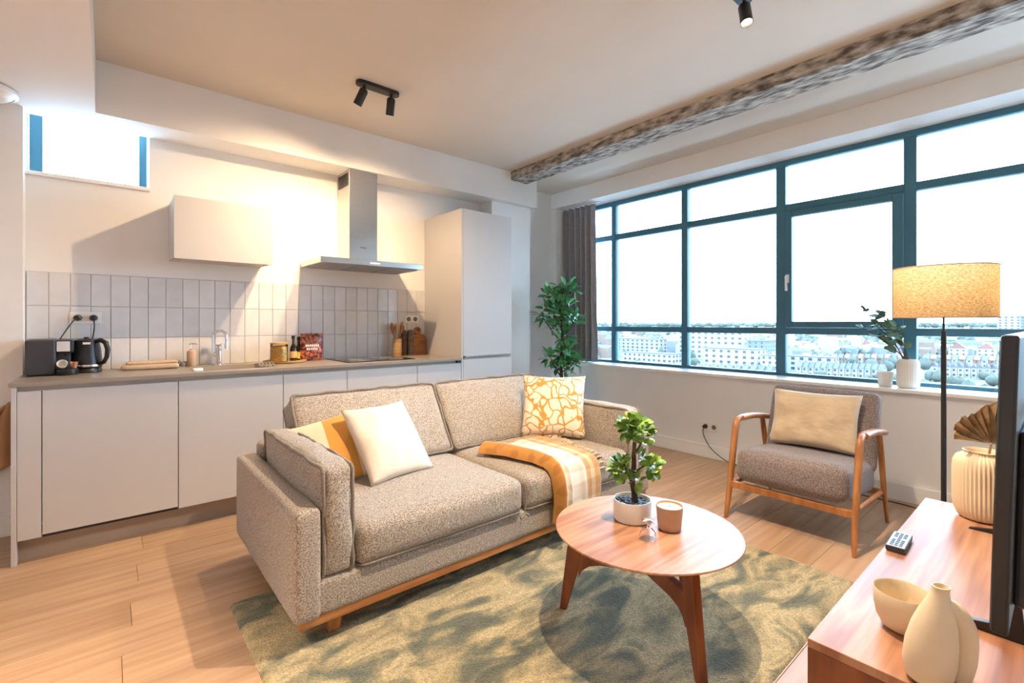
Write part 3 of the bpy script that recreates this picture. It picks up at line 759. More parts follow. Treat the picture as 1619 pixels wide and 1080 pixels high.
def bottle(c, s, lab, lm):
    t = thing('sauce_bottle', c, lab, 'bottle')
    MB().lathe([(0, 0), (.024 * s, 0), (.026 * s, .006), (.026 * s, .085), (.020 * s, .108), (.010 * s, .128), (.0095 * s, .165), (.012 * s, .167), (.012 * s, .178), (0, .178)], c, n=20).build('bottle_body', 'bottle_glass', t, smooth=40)
    MB().lathe([(.0267 * s, .022), (.0267 * s, .072)], c, n=20, caps=False).build('paper_label', lm, t, smooth=60)
    MB().lathe([(0, .168), (.0135 * s, .168), (.0135 * s, .192), (0, .193)], c, n=16).build('cap', 'black_plastic', t, smooth=40)
bottle((1.095, 3.90, ZW + .010), 1.0, 'dark sauce bottle with tan label on the tray', 'label_tan')
bottle((1.150, 3.955, ZW), 1.0, 'dark oil bottle with yellow label between sauce bottle and snack bag', 'label_yellow')
bg = thing('snack_bag', (1.245, 3.93, ZW), 'glossy red-brown snack bag standing on the worktop', 'bag')
def bagf(u, v, sg):
    a = u * 2 - 1; e = (1 - abs(a) ** 2.2) * (1 - abs(v * 2 - 1) ** 3)
    n_ = noise.noise(Vector((u * 5, v * 6, sg)))
    return (1.24 + a * .087 * (1 + .04 * n_), 3.93 + sg * (.028 * max(0, e) ** .5 + .004 * n_ * min(1, e * 3)), ZW + .002 + v * .215 + (.006 * n_ if v > .9 else 0))
q = MB().grid(lambda u, v: bagf(u, v, -1), 16, 16).grid(lambda u, v: bagf(1 - u, v, 1), 16, 16); bb = q.build('bag_foil', 'chip_bag', bg, smooth=60)
q = MB()
for k in range(7): q.add([(1.185 + k * .015, 3.8935, ZW + .112), (1.185 + k * .015 + .010, 3.8935, ZW + .112), (1.185 + k * .015 + .010, 3.8945, ZW + .130), (1.185 + k * .015, 3.8945, ZW + .130)], [(0, 1, 2, 3)])
for k in range(6): q.add([(1.192 + k * .015, 3.8935, ZW + .088), (1.192 + k * .015 + .009, 3.8935, ZW + .088), (1.192 + k * .015 + .009, 3.8940, ZW + .104), (1.192 + k * .015, 3.8940, ZW + .104)], [(0, 1, 2, 3)])
q.build('printed_lettering', 'paper_white', bb)

# right-hand group
ut = thing('utensil_pot', (1.985, 3.93, ZW), 'light wooden pot of cooking utensils beside the hob', 'utensil pot')
uc = (1.985, 3.93, ZW)
MB().lathe([(0, 0), (.040, 0), (.042, .004), (.042, .16), (.037, .16), (.036, .012), (0, .012)], uc, n=24).build('pot', 'light_wood', ut, smooth=40)
for k, (a, ln, w_) in enumerate(((20, .32, .019), (80, .30, .022), (140, .31, .017), (200, .30, .02), (260, .31, .018), (320, .29, .022), (175, .29, .016))):
    ca, sa = math.cos(R(a)), math.sin(R(a))
    b0 = Vector((uc[0] - .015 * ca, uc[1] - .015 * sa, uc[2] + .015)); t0 = Vector((uc[0] + .062 * ca, uc[1] + .03 * sa, uc[2] + ln - .005))
    ps = [b0.lerp(t0, f) for f in (0, .5, .68, .76, .88, .97, 1)]
    tag(MB().tube(ps, [.005, .005, .006, w_ * .7, w_, w_ * .7, w_ * .2], 8, flat=.4).build('cooking_utensil', 'mid_wood' if k % 2 else 'light_wood', smooth=60), ['seventh', 'fifth', 'third', 'second', 'fourth', 'sixth', 'first'][k] + ' wooden utensil from the left standing in the utensil pot', 'utensil', 'wooden utensils in the pot')
def mill(c, m, lab):
    t = thing('pepper_mill', c, lab, 'mill')
    MB().lathe([(0, 0), (.032, 0), (.034, .006), (.031, .06), (.029, .12), (.031, .165), (0, .165)], c, n=20).build('body', m, t, smooth=40)
    MB().lathe([(0, .166), (.029, .166), (.031, .19), (.028, .228), (.012, .235), (0, .236)], c, n=20).build('head', m, t, smooth=40)
mill((2.075, 3.985, ZW), 'dark_wood', 'dark wooden mill left of the grey one, by the utensil pot')
mill((2.148, 3.99, ZW), 'grey_wood', 'grey-brown wooden mill between the dark mill and chopping board')
cb = thing('chopping_board', (2.245, 3.99, ZW), 'wooden chopping board with round handle leaning against the tiles', 'chopping board')
pb = [(-.068, 0), (.068, 0), (.072, .006), (.072, .178), (.06, .192), (.026, .196), (.020, .206)]
pb += [(.036 * math.cos(R(a)), .232 + .036 * math.sin(R(a))) for a in range(-48, 229, 23)] + [(-.020, .206), (-.026, .196), (-.06, .192), (-.072, .178), (-.072, .006)]
q = MB(); q.M = Matrix.Translation((2.245, 3.985, ZW + .001)) @ Matrix.Rotation(R(-9), 4, 'X'); q.prism(pb, (0, .016, 0), ux=(1, 0, 0), uy=(0, 0, 1)); q.build('board', 'mid_wood', cb, bevel=.002)
q = MB(); q.M = Matrix.Translation((2.245, 3.985, ZW + .001)) @ Matrix.Rotation(R(-9), 4, 'X') @ Matrix.Translation((0, -.001, .236)) @ Matrix.Rotation(R(90), 4, 'X'); q.lathe([(0, 0), (.012, 0), (.012, .001), (0, .001)], n=16); q.build('hanging_hole', 'dark_wood', cb)

# left-hand bits: towel on hook, flush ceiling lamp
hk = thing('hanging_towel', (-.47, 3.90, .28), 'tan cloth hanging from a hook beside the kitchen end panel', 'towel')
def tw(u, v):
    w = .05 + .20 * (v ** .6); x = -.405 - u * w
    z = .785 - v * (.36 + .16 * (u if u < .6 else 1.2 - u)) - .05 * u * (1 - v)
    return (x, 3.905 + .014 * math.sin(u * 16 + v * 2) * (0.4 + v) - .02 * v, z)
q = MB().grid(tw, 22, 16); to = q.build('cloth', 'towel_tan', hk, smooth=80)
md = to.modifiers.new('solid', 'SOLIDIFY'); md.thickness = .006
tag(MB().tube([(-.395, 3.938, .835), (-.395, 3.915, .832), (-.395, 3.90, .82), (-.395, 3.895, .84)], .005, 8).tube([(-.395, 3.938, .80), (-.395, 3.91, .797), (-.395, 3.898, .787), (-.395, 3.893, .80)], .005, 8).build('wall_hook', 'black_metal', smooth=50), 'small dark double hook above the hanging cloth', 'hook')
fl = thing('flush_ceiling_lamp', (-.54, 3.72, ZS - .05), 'white round flush lamp on the lowered ceiling at far left', 'ceiling lamp')
MB().lathe([(.15, ZS), (.165, ZS - .006), (.165, ZS - .022), (.15, ZS - .03)], (-.535, 3.74, 0), n=40, caps=False).build('rim', 'trim_white', fl, smooth=50)
MB().lathe([(.15, ZS - .026), (.13, ZS - .042), (.08, ZS - .052), (0, ZS - .054)], (-.535, 3.74, 0), n=40, caps=False).build('diffuser', 'ceramic_white', fl, smooth=60)
# ================================================================ LIVING AREA
# rug
RX0, RX1, RY0, RY1 = .40, 2.66, .655, 2.345
rg = MB(); nx, ny = 240, 180
def rugf(u, v):
    x = RX0 + (RX1 - RX0) * u; y_ = RY0 + (RY1 - RY0) * v
    e = min(u, 1 - u, v, 1 - v) * 2.2
    h = .016 * min(1, (max(0, e) / .02) ** .5) if e < .02 else .016
    j = noise.noise(Vector((x * 70, y_ * 70, 0))) * .0022 + noise.noise(Vector((x * 14, y_ * 14, 4))) * .0012
    ed = 0 if e > .01 else .0035
    return (x + noise.noise(Vector((x * 90, y_ * 90, 7))) * ed, y_ + noise.noise(Vector((x * 90, y_ * 90, 9))) * ed, max(.0, h + (j if e > .005 else 0)))
rg.grid(rugf, nx, ny)
tag(rg.build('shaggy_rug', 'rug_pile', smooth=80, origin=((RX0 + RX1) / 2, (RY0 + RY1) / 2, 0)), 'mottled green and sand pile rug under the coffee table', 'rug')

# ---------------------------------------------------------------- sofa
so_ = thing('sofa', (1.61, 2.30, 0), 'grey-brown tweed three-seat sofa with piped loose cushions', 'sofa')
SX0_, SX1_ = .51, 2.71
def soft(name, x0, x1, y0, y1, z0, z1, r, bulge=(0, 0, 0), n=15, wob=.003, m='sofa_fabric', seed=0., par=so_, wf=6.):
    q = MB(); q.cushion((x1 - x0, y1 - y0, z1 - z0), ((x0 + x1) / 2, (y0 + y1) / 2, (z0 + z1) / 2), r, bulge, n, wob, wf, seed)
    return q.build(name, m, par, smooth=70)
soft('base', SX0_ + .02, SX1_ - .02, 1.805, 2.80, .125, .262, .02, n=12)
# arms: slabs, slightly tapered to the bottom at the back
def arm(x0, x1, sd):
    q = MB(); q.cushion((x1 - x0, 1.02, .415), ((x0 + x1) / 2, 2.305, .3275), .024, (.006, .0, .004), 15, .002, 5, sd)
    o = q.build('arm', 'sofa_fabric', so_, smooth=70)
    return o
arm(.508, .606, 1.); arm(2.614, 2.712, 2.)
soft('back_frame', .60, 2.62, 2.70, 2.815, .125, .60, .03, (0, .004, 0))
wf_ = MB().box(.53, 2.69, 1.812, 1.85, .094, .128).box(.53, 2.69, 2.76, 2.80, .094, .128).box(.53, .57, 1.85, 2.76, .094, .128).box(2.65, 2.69, 1.85, 2.76, .094, .128)
wf_.build('wooden_frame', 'oak_warm', so_, bevel=.003)
for x in (.675, 2.545):
    for y_, z0 in ((1.885, .0165), (2.72, 0.0)):
        q = MB(); a = .030; b2 = .022
        q.add([(x - b2, y_ - b2, z0), (x + b2, y_ - b2, z0), (x + b2, y_ + b2, z0), (x - b2, y_ + b2, z0), (x - a, y_ - a, .096), (x + a, y_ - a, .096), (x + a, y_ + a, .096), (x - a, y_ + a, .096)],
              [(0, 3, 2, 1), (4, 5, 6, 7), (0, 1, 5, 4), (1, 2, 6, 5), (2, 3, 7, 6), (3, 0, 4, 7)])
        q.build('leg', 'oak_leg', so_, bevel=.003)
def piping(o, M, loops, r=.0065, wav=.004):
    for pts, sd in loops:
        q = MB(); q.M = M
        d = densify(pts, .022)
        d = [p + noise.noise_vector(p * 14 + Vector((sd, 0, 0))) * wav for p in d]
        q.tube(d, r, 6, closed=True); q.build('piping', 'sofa_piping', o, smooth=80)
# seat cushions
for i, (a, b2) in enumerate(((.738, 1.606), (1.614, 2.484))):
    o = soft('seat_cushion', a, b2, 1.79, 2.60, .258, .428, .045, (.0, .014, .024), 19, .004, seed=3. + i, wf=4.)
    rr = rrect(b2 - a - .02, .80, .04)
    piping(o, Matrix.Translation(((a + b2) / 2, 2.195, 0)), [([(p, q_, .268) for p, q_ in rr], 1.)], .005, .002)
# arm pillows, upright, with raised seams on both faces
for i, (a, b2) in enumerate(((.612, .728), (2.492, 2.608))):
    q = MB(); L_, H_ = .86, .41
    q.cushion((b2 - a, L_, H_), ((a + b2) / 2, 1.805 + L_ / 2, .262 + H_ / 2), .022, (.022, .020, .014), 21, .010, 10, 11. + i)
    o = q.build('arm_cushion', 'sofa_fabric', so_, smooth=70)
    rr = rrect(L_ - .004, H_ - .004, .02)
    M = Matrix.Translation(((a + b2) / 2, 1.805 + L_ / 2, .262 + H_ / 2))
    piping(o, M, [([(-(b2 - a) / 2 + .002, p, q_) for p, q_ in rr], 2. + i), ([((b2 - a) / 2 - .002, p, q_) for p, q_ in rr], 5. + i)], .0075, .006)
# back cushions, leaning
th = R(32)
for i, (a, b2) in enumerate(((.735, 1.604), (1.616, 2.485))):
    W_, T_, H_ = b2 - a, .16, .455
    M = Matrix.Translation(((a + b2) / 2, 2.555, .643)) @ Matrix.Rotation(-th, 4, 'X') @ Matrix.Translation((0, T_ / 2, 0))
    q = MB(); q.M = M
    q.cushion((W_, T_, H_), (0, 0, 0), .03, (.006, .035, .012), 21, .008, 7, 21. + i)
    o = q.build('back_cushion', 'sofa_fabric', so_, smooth=70)
    rr = rrect(W_ - .004, H_ - .004, .025)
    piping(o, M, [([(p, -T_ / 2 + .004, q_) for p, q_ in rr], 3. + i), ([(p, T_ / 2 - .004, q_) for p, q_ in rr], 7. + i)], .0075, .006)
# tie on the left seat cushion
q = MB().tube([(1.592, 1.775, .40), (1.594, 1.768, .34), (1.592, 1.772, .29), (1.588, 1.768, .265)], .004, 6).tube([(1.588, 1.768, .268), (1.570, 1.764, .255), (1.556, 1.765, .252)], [.004, .007, .008], 6).tube([(1.588, 1.768, .268), (1.604, 1.764, .258), (1.612, 1.766, .25)], [.004, .006, .007], 6)
q.build('cushion_tie', 'sofa_piping', so_, smooth=70)

# ---------------------------------------------------------------- throw pillows
def tp_(name, m, label, M, w, h, t, seed, cat='pillow', crease=.006):
    q = MB(); q.M = M; q.pillow(w, h, t, seed=seed, crease=crease)
    # local coordinates kept so that the cloth pattern sits on the pillow
    me = bpy.data.meshes.new(name); Mi = M.inverted()
    me.from_pydata([tuple(Mi @ Vector(p)) for p in q.v], [], q.f)
    bm = bmesh.new(); bm.from_mesh(me); bmesh.ops.remove_doubles(bm, verts=bm.verts, dist=1e-4); bmesh.ops.recalc_face_normals(bm, faces=bm.faces); bm.to_mesh(me); bm.free()
    me.materials.append(MATS[m]); me.polygons.foreach_set('use_smooth', [True] * len(me.polygons))
    o = bpy.data.objects.new(name, me); COL.objects.link(o); o.matrix_world = M; WLOC[o] = M.translation.copy()
    return tag(o, label, cat)
stripe_mat('cream_mustard', [(0, lin(228, 206, 178)), (.52, lin(208, 148, 66)), (.80, lin(228, 206, 178)), (.97, lin(208, 148, 66))], 0, 2.4, .5)
def lean(origin, ex, back, deg):
    """pillow frame: base-edge midpoint, horizontal edge direction, lean angle; thickness axis away from viewer"""
    X = Vector(ex).normalized(); Bk = Vector(back).normalized()
    Z = Vector((0, 0, 1)) * math.cos(R(deg)) + Bk * math.sin(R(deg))
    return frame_xf(origin, X, Z)
tp_('throw_pillow', 'cream_mustard', 'cream and mustard striped pillow leaning in the left corner of the sofa', lean((.845, 2.285, .43), (.90, -.18, .20), (-.2, .95, 0), 44), .37, .38, .12, 3.)
tp_('throw_pillow', 'cream_linen', 'plain off-white square pillow in front of the striped one on the sofa', lean((1.135, 2.165, .447), (.98, .19, 0), (-.10, 1, 0), 39), .39, .425, .13, 8., crease=.010)
tp_('throw_pillow', 'loop_print', 'cream pillow with looping ochre line print in the right sofa corner', lean((2.272, 2.255, .449), (.655, -.755, 0), (.75, .66, 0), 21), .44, .43, .15, 14.)

# ---------------------------------------------------------------- plaid throw over the right seat
MU, CR, TN = lin(192, 132, 62), lin(226, 212, 196), lin(200, 156, 108)
stripe_mat('plaid_wool', [(0, MU), (.30, lin(214, 180, 136)), (.36, CR), (.72, TN), (.80, lin(220, 190, 150)), (.86, lin(200, 150, 92))], 0, 1.95, .5, cross=.5)
path = [Vector((0, 2.29, .452)), Vector((0, 2.1, .456)), Vector((0, 1.94, .452)), Vector((0, 1.86, .445))] + [Vector((0, 1.845 + .07 * math.cos(R(a)), .372 + .072 * math.sin(R(a)))) for a in (80, 105, 130, 155, 180)] + [Vector((0, 1.767, .32)), Vector((0, 1.768, .25)), Vector((0, 1.775, .165))]
path = densify(path, .02, closed=False)
NP = len(path)
def thick(u):
    h = .012
    h += .050 * math.exp(-((u - .11) / .09) ** 2) + .022 * math.exp(-((u - .29) / .035) ** 2) + .006 * math.exp(-((u - .62) / .05) ** 2)
    return h * min(1, u / .02 + .15) * min(1, (1 - u) / .01 + .15)
def thr(u, s, top):
    i = min(NP - 1, int(round(s * (NP - 1)))); p = path[i]; d_ = (path[min(i + 1, NP - 1)] - path[max(i - 1, 0)]).normalized()
    nrm = Vector((0, d_.z, -d_.y)); nrm = nrm if nrm.z > -.2 and nrm.y <= .2 else -nrm
    if nrm.z < 0 and nrm.y > 0: nrm = -nrm
    f = s
    xl = 1.655 + .125 * min(1, f * 1.9) + .008 * math.sin(f * 9); xr = 2.215 - .055 * f + .008 * math.sin(f * 7 + 1)
    yo = (.0 if f > .5 else (.5 - f) * 2 * (-.05 * (1 - u) + .02))
    h = (thick(u) + noise.noise(Vector((u * 5, s * 6, 2))) * .004) if top else .001
    q_ = p + nrm * max(.002, h)
    return (xl + (xr - xl) * u, q_.y + yo, q_.z)
q = MB().grid(lambda u, s: thr(u, s, True), 46, NP).grid(lambda u, s: thr(1 - u, s, False), 46, NP)
tw_ = thing('plaid_throw', (1.93, 2.0, .16), 'mustard and cream plaid throw draped over the right sofa seat', 'throw')
q.build('blanket', 'plaid_wool', tw_, smooth=75)
fr = MB()
for k in range(70):
    s = .02 + .72 * k / 69; p = Vector(thr(1.0, s, True)); p.z += .002
    a = rnd.uniform(-.5, .5); ln = rnd.uniform(.045, .07)
    e_ = p + Vector((ln * math.cos(a), ln * math.sin(a) * .6, rnd.uniform(-.004, .012) if s < .5 else -.006))
    mid = p.lerp(e_, .5) + Vector((0, rnd.uniform(-.012, .012), .008))
    fr.tube([p, mid, e_], [.004, .0035, .003], 5)
for k in range(40):
    u = .25 + .75 * k / 39; p = Vector(thr(u, 0.0, True)); a = rnd.uniform(-.6, .6)
    e_ = p + Vector((.03 * math.sin(a), .04, rnd.uniform(-.004, .006))); fr.tube([p, p.lerp(e_, .5) + Vector((0, 0, .006)), e_], [.003, .0025, .002], 4)
fo = fr.build('fringe', 'towel_beige', tw_, smooth=80); fo['kind'] = 'stuff'

# ---------------------------------------------------------------- coffee table
TX, TY, TZ, TR = 1.643, 1.105, .40, .360
ct = thing('coffee_table', (TX, TY, .016), 'round walnut coffee table with three splayed legs', 'table')
MB().lathe([(0, TZ - .022), (TR - .03, TZ - .022), (TR - .004, TZ - .008), (TR, TZ - .004), (TR - .002, TZ), (0, TZ)], (TX, TY, 0), n=80).build('table_top', 'walnut_top', ct, smooth=35)
for a in (121.5, 246, 3.0):
    d_ = Vector((math.cos(R(a)), math.sin(R(a)), 0)); n_ = Vector((-d_.y, d_.x, 0))
    prof = [(.350, .0165), (.304, TZ - .022), (.248, TZ - .022), (.268, .20), (.320, .0165)]
    O = Vector((TX, TY, 0))
    q = MB().prism(prof, n_ * .036, O - n_ * .018, d_, (0, 0, 1)); q.build('leg', 'walnut_leg', ct, bevel=.005)
    prof = [(.0, .225), (.18, .222), (.225, .212), (.252, .192), (.268, .162), (.276, .20), (.268, .286), (.0, .286)]
    q = MB().prism(prof, n_ * .030, O - n_ * .015, d_, (0, 0, 1)); q.build('stretcher', 'walnut_leg', ct, bevel=.004)

# bonsai in pot
bp = thing('potted_bonsai', (1.668, 1.188, TZ), 'small artificial bonsai in a white pot on the coffee table', 'plant')
pc = (1.668, 1.188, TZ)
MB().lathe([(0, .001), (.070, .001), (.0755, .006), (.0775, .083), (.0765, .086), (.072, .086), (.070, .07), (0, .07)], pc, n=48).build('pot', 'ceramic_white', bp, smooth=40)
pb_ = MB()
for k in range(150):
    a = rnd.uniform(0, 6.283); r_ = .066 * math.sqrt(rnd.random()); s_ = rnd.uniform(.004, .008)
    q = MB(); q.M = Matrix.Translation((pc[0] + r_ * math.cos(a), pc[1] + r_ * math.sin(a), pc[2] + .073 + rnd.uniform(0, .004))) @ Matrix.Rotation(rnd.uniform(0, 6), 4, 'Z'); q.cushion((s_ * 2, s_ * 1.5, s_), r=s_ * .5, n=4, wob=0)
    pb_.add(q.v, q.f)
po = pb_.build('pebbles', 'pebble', bp, smooth=60); po['kind'] = 'stuff'
def smooth_pts(pts, it=2):
    pts = [Vector(p) for p in pts]
    for _ in range(it):
        q = [pts[0]]
        for i in range(len(pts) - 1): q += [pts[i].lerp(pts[i + 1], .25), pts[i].lerp(pts[i + 1], .75)]
        q.append(pts[-1]); pts = q
    return pts
def limb(mb, pts, r0, r1, n=8):
    p = smooth_pts(pts); m_ = len(p); mb.tube(p, [r0 + (r1 - r0) * i / (m_ - 1) for i in range(m_)], n)
RT = Vector((math.sin(YAW), -math.cos(YAW), 0))   # sideways direction, used to lay branches out
FWD = Vector((math.cos(YAW), math.sin(YAW), 0))
P0 = Vector(pc)
tr_ = MB()
def bt(s, z, f=0): return P0 + RT * s + FWD * f + Vector((0, 0, z))
limb(tr_, [bt(.012, .06), bt(.010, .11), bt(-.002, .16), bt(.008, .22), bt(.006, .28), bt(.012, .34)], .014, .007)
limb(tr_, [bt(.0, .15), bt(-.02, .19), bt(-.035, .23)], .007, .004)
limb(tr_, [bt(.004, .19), bt(.03, .21), bt(.06, .225)], .006, .003)
limb(tr_, [bt(.006, .27), bt(.03, .30), bt(.045, .34)], .005, .003)
tr_.build('trunk', 'bark', bp, smooth=60)
def leaf_mesh(name, m, l, w, curl=.12, n=6, tip=1.0, fold=.15, rnd_=False):
    vs = [(0, 0, 0)]; fs = []
    for i in range(1, n):
        t = i / n; ww_ = w / 2 * (math.sqrt(max(0, 1 - abs(2 * t - 1) ** 2.6)) if rnd_ else math.sin(math.pi * t ** (.8 * tip)) ** .9)
        z = -curl * l * t * t
        vs += [(l * t, -ww_, z + fold * ww_), (l * t, 0, z), (l * t, ww_, z + fold * ww_)]
    vs.append((l, 0, -curl * l)); e_ = len(vs) - 1
    fs += [(0, 1, 2), (0, 2, 3)]
    for i in range(n - 2):
        o = 1 + i * 3; fs += [(o, o + 3, o + 4, o + 1), (o + 1, o + 4, o + 5, o + 2)]
    o = 1 + (n - 2) * 3; fs += [(o, e_, o + 1), (o + 1, e_, o + 2)]
    me = bpy.data.meshes.new(name); me.from_pydata(vs, [], fs); me.materials.append(MATS[m]); me.polygons.foreach_set('use_smooth', [True] * len(me.polygons)); return me
jl = leaf_mesh('leaf', 'leaf_jade', .036, .028, .2, 7, rnd_=True)
def cluster(me, par, c, rad, n, s0, s1, zsq=.8, outward=1.0):
    for k in range(n):
        v = Vector((rnd.gauss(0, 1), rnd.gauss(0, 1), rnd.gauss(0, 1))); v.normalize(); rr = rnd.uniform(.35, 1.0) ** .6
        p = Vector(c) + Vector((v.x * rad[0], v.y * rad[0], v.z * rad[1])) * rr
        d_ = (v * outward + Vector((rnd.uniform(-.6, .6), rnd.uniform(-.6, .6), rnd.uniform(-.2, .7)))).normalized()
        q_ = d_.to_track_quat('X', 'Z') ; e_ = q_.to_euler(); s_ = rnd.uniform(s0, s1)
        o = inst('leaf', me, par, p, (e_.x + rnd.uniform(-.7, .7), e_.y, e_.z), (s_, s_, s_))
def inner_foliage(me, par, specs, m):
    mb = MB(); src = [tuple(v.co) for v in me.vertices]; fsr = [tuple(p.vertices) for p in me.polygons]
    for c, rad, n, s0, s1 in specs:
        for k in range(n):
            v = Vector((rnd.gauss(0, 1), rnd.gauss(0, 1), rnd.gauss(0, 1))).normalized() * rnd.uniform(.15, .85)
            p = Vector(c) + Vector((v.x * rad[0], v.y * rad[0], v.z * rad[1]))
            d_ = Vector((rnd.uniform(-1, 1), rnd.uniform(-1, 1), rnd.uniform(-.5, .8))).normalized(); sc = rnd.uniform(s0, s1)
            mb.M = Matrix.Translation(p) @ d_.to_track_quat('X', 'Z').to_matrix().to_4x4() @ Matrix.Rotation(rnd.uniform(-.9, .9), 4, 'X') @ Matrix.Scale(sc, 4)
            mb.add(src, fsr)
    mb.M = None
    o = mb.build('inner_foliage', m, par, smooth=80); o['kind'] = 'stuff'
inner_foliage(jl, bp, [(bt(.012, .378), (.05, .032), 36, .7, 1.0), (bt(-.042, .215), (.028, .028), 12, .7, 1.0), (bt(.074, .222), (.02, .026), 10, .7, 1.0)], 'leaf_jade')
for (s, z, f, r_, rz, n_) in ((.012, .378, 0, .064, .040, 112), (-.042, .215, 0, .040, .038, 56), (.076, .222, .0, .028, .036, 40), (.012, .165, -.02, .03, .016, 14), (.055, .305, 0, .014, .014, 5)):
    cluster(jl, bp, bt(s, z, f), (r_, rz), n_, .75, 1.15)

# candle in cup
cd = thing('candle_cup', (1.70, 1.035, TZ), 'taupe ceramic candle cup beside the bonsai on the coffee table', 'candle')
MB().lathe([(0, .001), (.040, .001), (.044, .005), (.0515, .088), (.0520, .094), (.0495, .095), (.047, .084), (0, .080)], (1.70, 1.035, TZ), n=40).build('cup', 'ceramic_taupe', cd, smooth=40)
MB().lathe([(0, .0805), (.0470, .0845), (.046, .0875), (0, .0865)], (1.70, 1.035, TZ), n=32).build('wax_fill', 'wax', cd, smooth=50)
MB().tube([(1.70, 1.035, TZ + .085), (1.701, 1.035, TZ + .093)], .0012, 5).build('wick', 'black_plastic', cd)
gl = thing('glass_bell', (1.555, 1.035, TZ), 'small clear stemmed glass standing upside down on the coffee table', 'glass')
gc = (1.562, 1.042, TZ)
MB().lathe([(.030, .001), (.031, .004), (.029, .022), (.020, .036), (.006, .043), (.0, .042), (.018, .034), (.027, .021), (.029, .004), (.029, .001), (.030, .001)], gc, n=28, caps=False).build('glass_bowl', 'bell_glass', gl, smooth=60)
MB().lathe([(.006, .043), (.0035, .052), (.004, .066)], gc, n=14, caps=False).build('stem', 'bell_glass', gl, smooth=60)
MB().lathe([(0, .066), (.022, .067), (.024, .069), (.022, .071), (0, .071)], gc, n=28).build('foot', 'bell_glass', gl, smooth=60)

# ---------------------------------------------------------------- armchair (faces -X)
ac = thing('armchair', (3.29, 1.07, 0), 'grey fabric armchair with bentwood oak arms by the window', 'armchair')
for yy, nm in ((1.400, 'l'), (.738, 'r')):
    q = MB()
    sgn = 1 if yy > 1 else -1
    ftop = Vector((3.075, yy, .555))
    pts = [Vector((2.952, yy + sgn * .006, 0)), Vector((2.985, yy, .15)), Vector((3.03, yy, .36)), Vector((3.062, yy, .50))]
    bend = [Vector((3.073, yy, .55)), Vector((3.085, yy, .58)), Vector((3.115, yy, .597)), Vector((3.16, yy, .600))]
    q.tube(smooth_pts(pts + bend, 1), [.013, .016, .019, .021, .0225, .023, .023, .023, .023, .023, .022, .021, .020, .019, .018, .018][:len(smooth_pts(pts + bend, 1))], 12, flat=.8)
    q.build('leg', 'oak_leg', ac, smooth=60)
    q = MB(); q.tube(smooth_pts([(3.15, yy, .600), (3.25, yy, .599), (3.38, yy, .588), (3.50, yy, .570), (3.58, yy, .556)], 1), [.018] + [.019] * 8 + [.014], 12, flat=1.5)
    q.build('armrest', 'oak_leg', ac, smooth=60)
    q = MB(); q.tube([(3.635, yy + sgn * .006, 0), (3.585, yy, .20), (3.53, yy, .40), (3.478, yy, .572)], [.012, .018, .021, .018], 12, flat=.8); q.build('leg', 'oak_leg', ac, smooth=60)
    q = MB(); q.tube([(3.0, yy - sgn * .014, .215), (3.57, yy - sgn * .014, .190)], .015, 8); q.build('side_rail', 'oak_leg', ac, smooth=60)
B(2.985, 3.012, .745, 1.393, .186, .226).build('front_rail', 'oak_leg', ac, bevel=.004)
B(3.555, 3.580, .745, 1.393, .175, .212).build('back_rail', 'oak_leg', ac, bevel=.004)
q = MB(); q.M = Matrix.Translation((3.268, 1.069, .316)) @ Matrix.Rotation(R(6), 4, 'Y'); q.cushion((.605, .590, .205), (0, 0, 0), .06, (.012, .004, .014), 17, .003, 5, 2.); q.build('seat_cushion', 'chair_fabric', ac, smooth=70)
q = MB(); q.M = Matrix.Translation((3.572, 1.069, .545)) @ Matrix.Rotation(R(19), 4, 'Y'); q.cushion((.105, .615, .485), (0, 0, 0), .038, (.012, .004, .006), 17, .003, 5, 4.); q.build('backrest', 'chair_fabric', ac, smooth=70)
tp_('throw_pillow', 'beige_velvet', 'beige velvet rectangular pillow on the armchair', frame_xf((3.385, 1.07, .425), (.06, -1, 0), Vector((math.sin(R(20)), 0, math.cos(R(20))))), .50, .37, .13, 22., crease=.02)

# ---------------------------------------------------------------- floor lamp
lx, ly = 3.05, .398
fl_ = thing('floor_lamp', (lx, ly, 0), 'floor lamp with lit linen drum shade and dark pole', 'lamp')
MB().lathe([(0, 0), (.13, 0), (.135, .006), (.13, .018), (.02, .022), (0, .022)], (lx, ly, 0), n=40).build('base', 'black_metal', fl_, smooth=40)
MB().tube([(lx, ly, .02), (lx, ly, 1.18)], .0105, 14).build('pole', 'black_metal', fl_, smooth=50)
MB().tube([(lx, ly, 1.18), (lx, ly, 1.33)], .0045, 10).build('rod', 'black_metal', fl_, smooth=50)
MB().lathe([(.190, 1.245), (.190, 1.482)], (lx, ly, 0), n=72, caps=False).build('lamp_shade', 'shade_linen', fl_, smooth=60)
for z in (1.245, 1.482): MB().tube([(lx + .19 * math.cos(R(a)), ly + .19 * math.sin(R(a)), z) for a in range(0, 360, 6)], .0028, 6, closed=True).build('shade_trim', 'towel_beige', fl_, smooth=60)
sp3_ = MB()
for a in (0, 120, 240): sp3_.tube([(lx, ly, 1.33), (lx + .19 * math.cos(R(a)), ly + .19 * math.sin(R(a)), 1.35)], .002, 6)
sp3_.build('shade_spokes', 'black_metal', fl_, smooth=60)
MB().lathe([(0, 1.33), (.014, 1.335), (.03, 1.365), (.028, 1.39), (0, 1.405)], (lx, ly, 0), n=20).build('bulb', 'bulb_glow', fl_, smooth=60)
pl = bpy.data.lights.new('lamp_light', 'POINT'); pl.energy = LAMP_W; pl.color = (1.0, .72, .44); pl.shadow_soft_size = .05
po_ = bpy.data.objects.new('lamp_light', pl); COL.objects.link(po_); po_.parent = fl_; po_.location = (0, 0, 1.42)

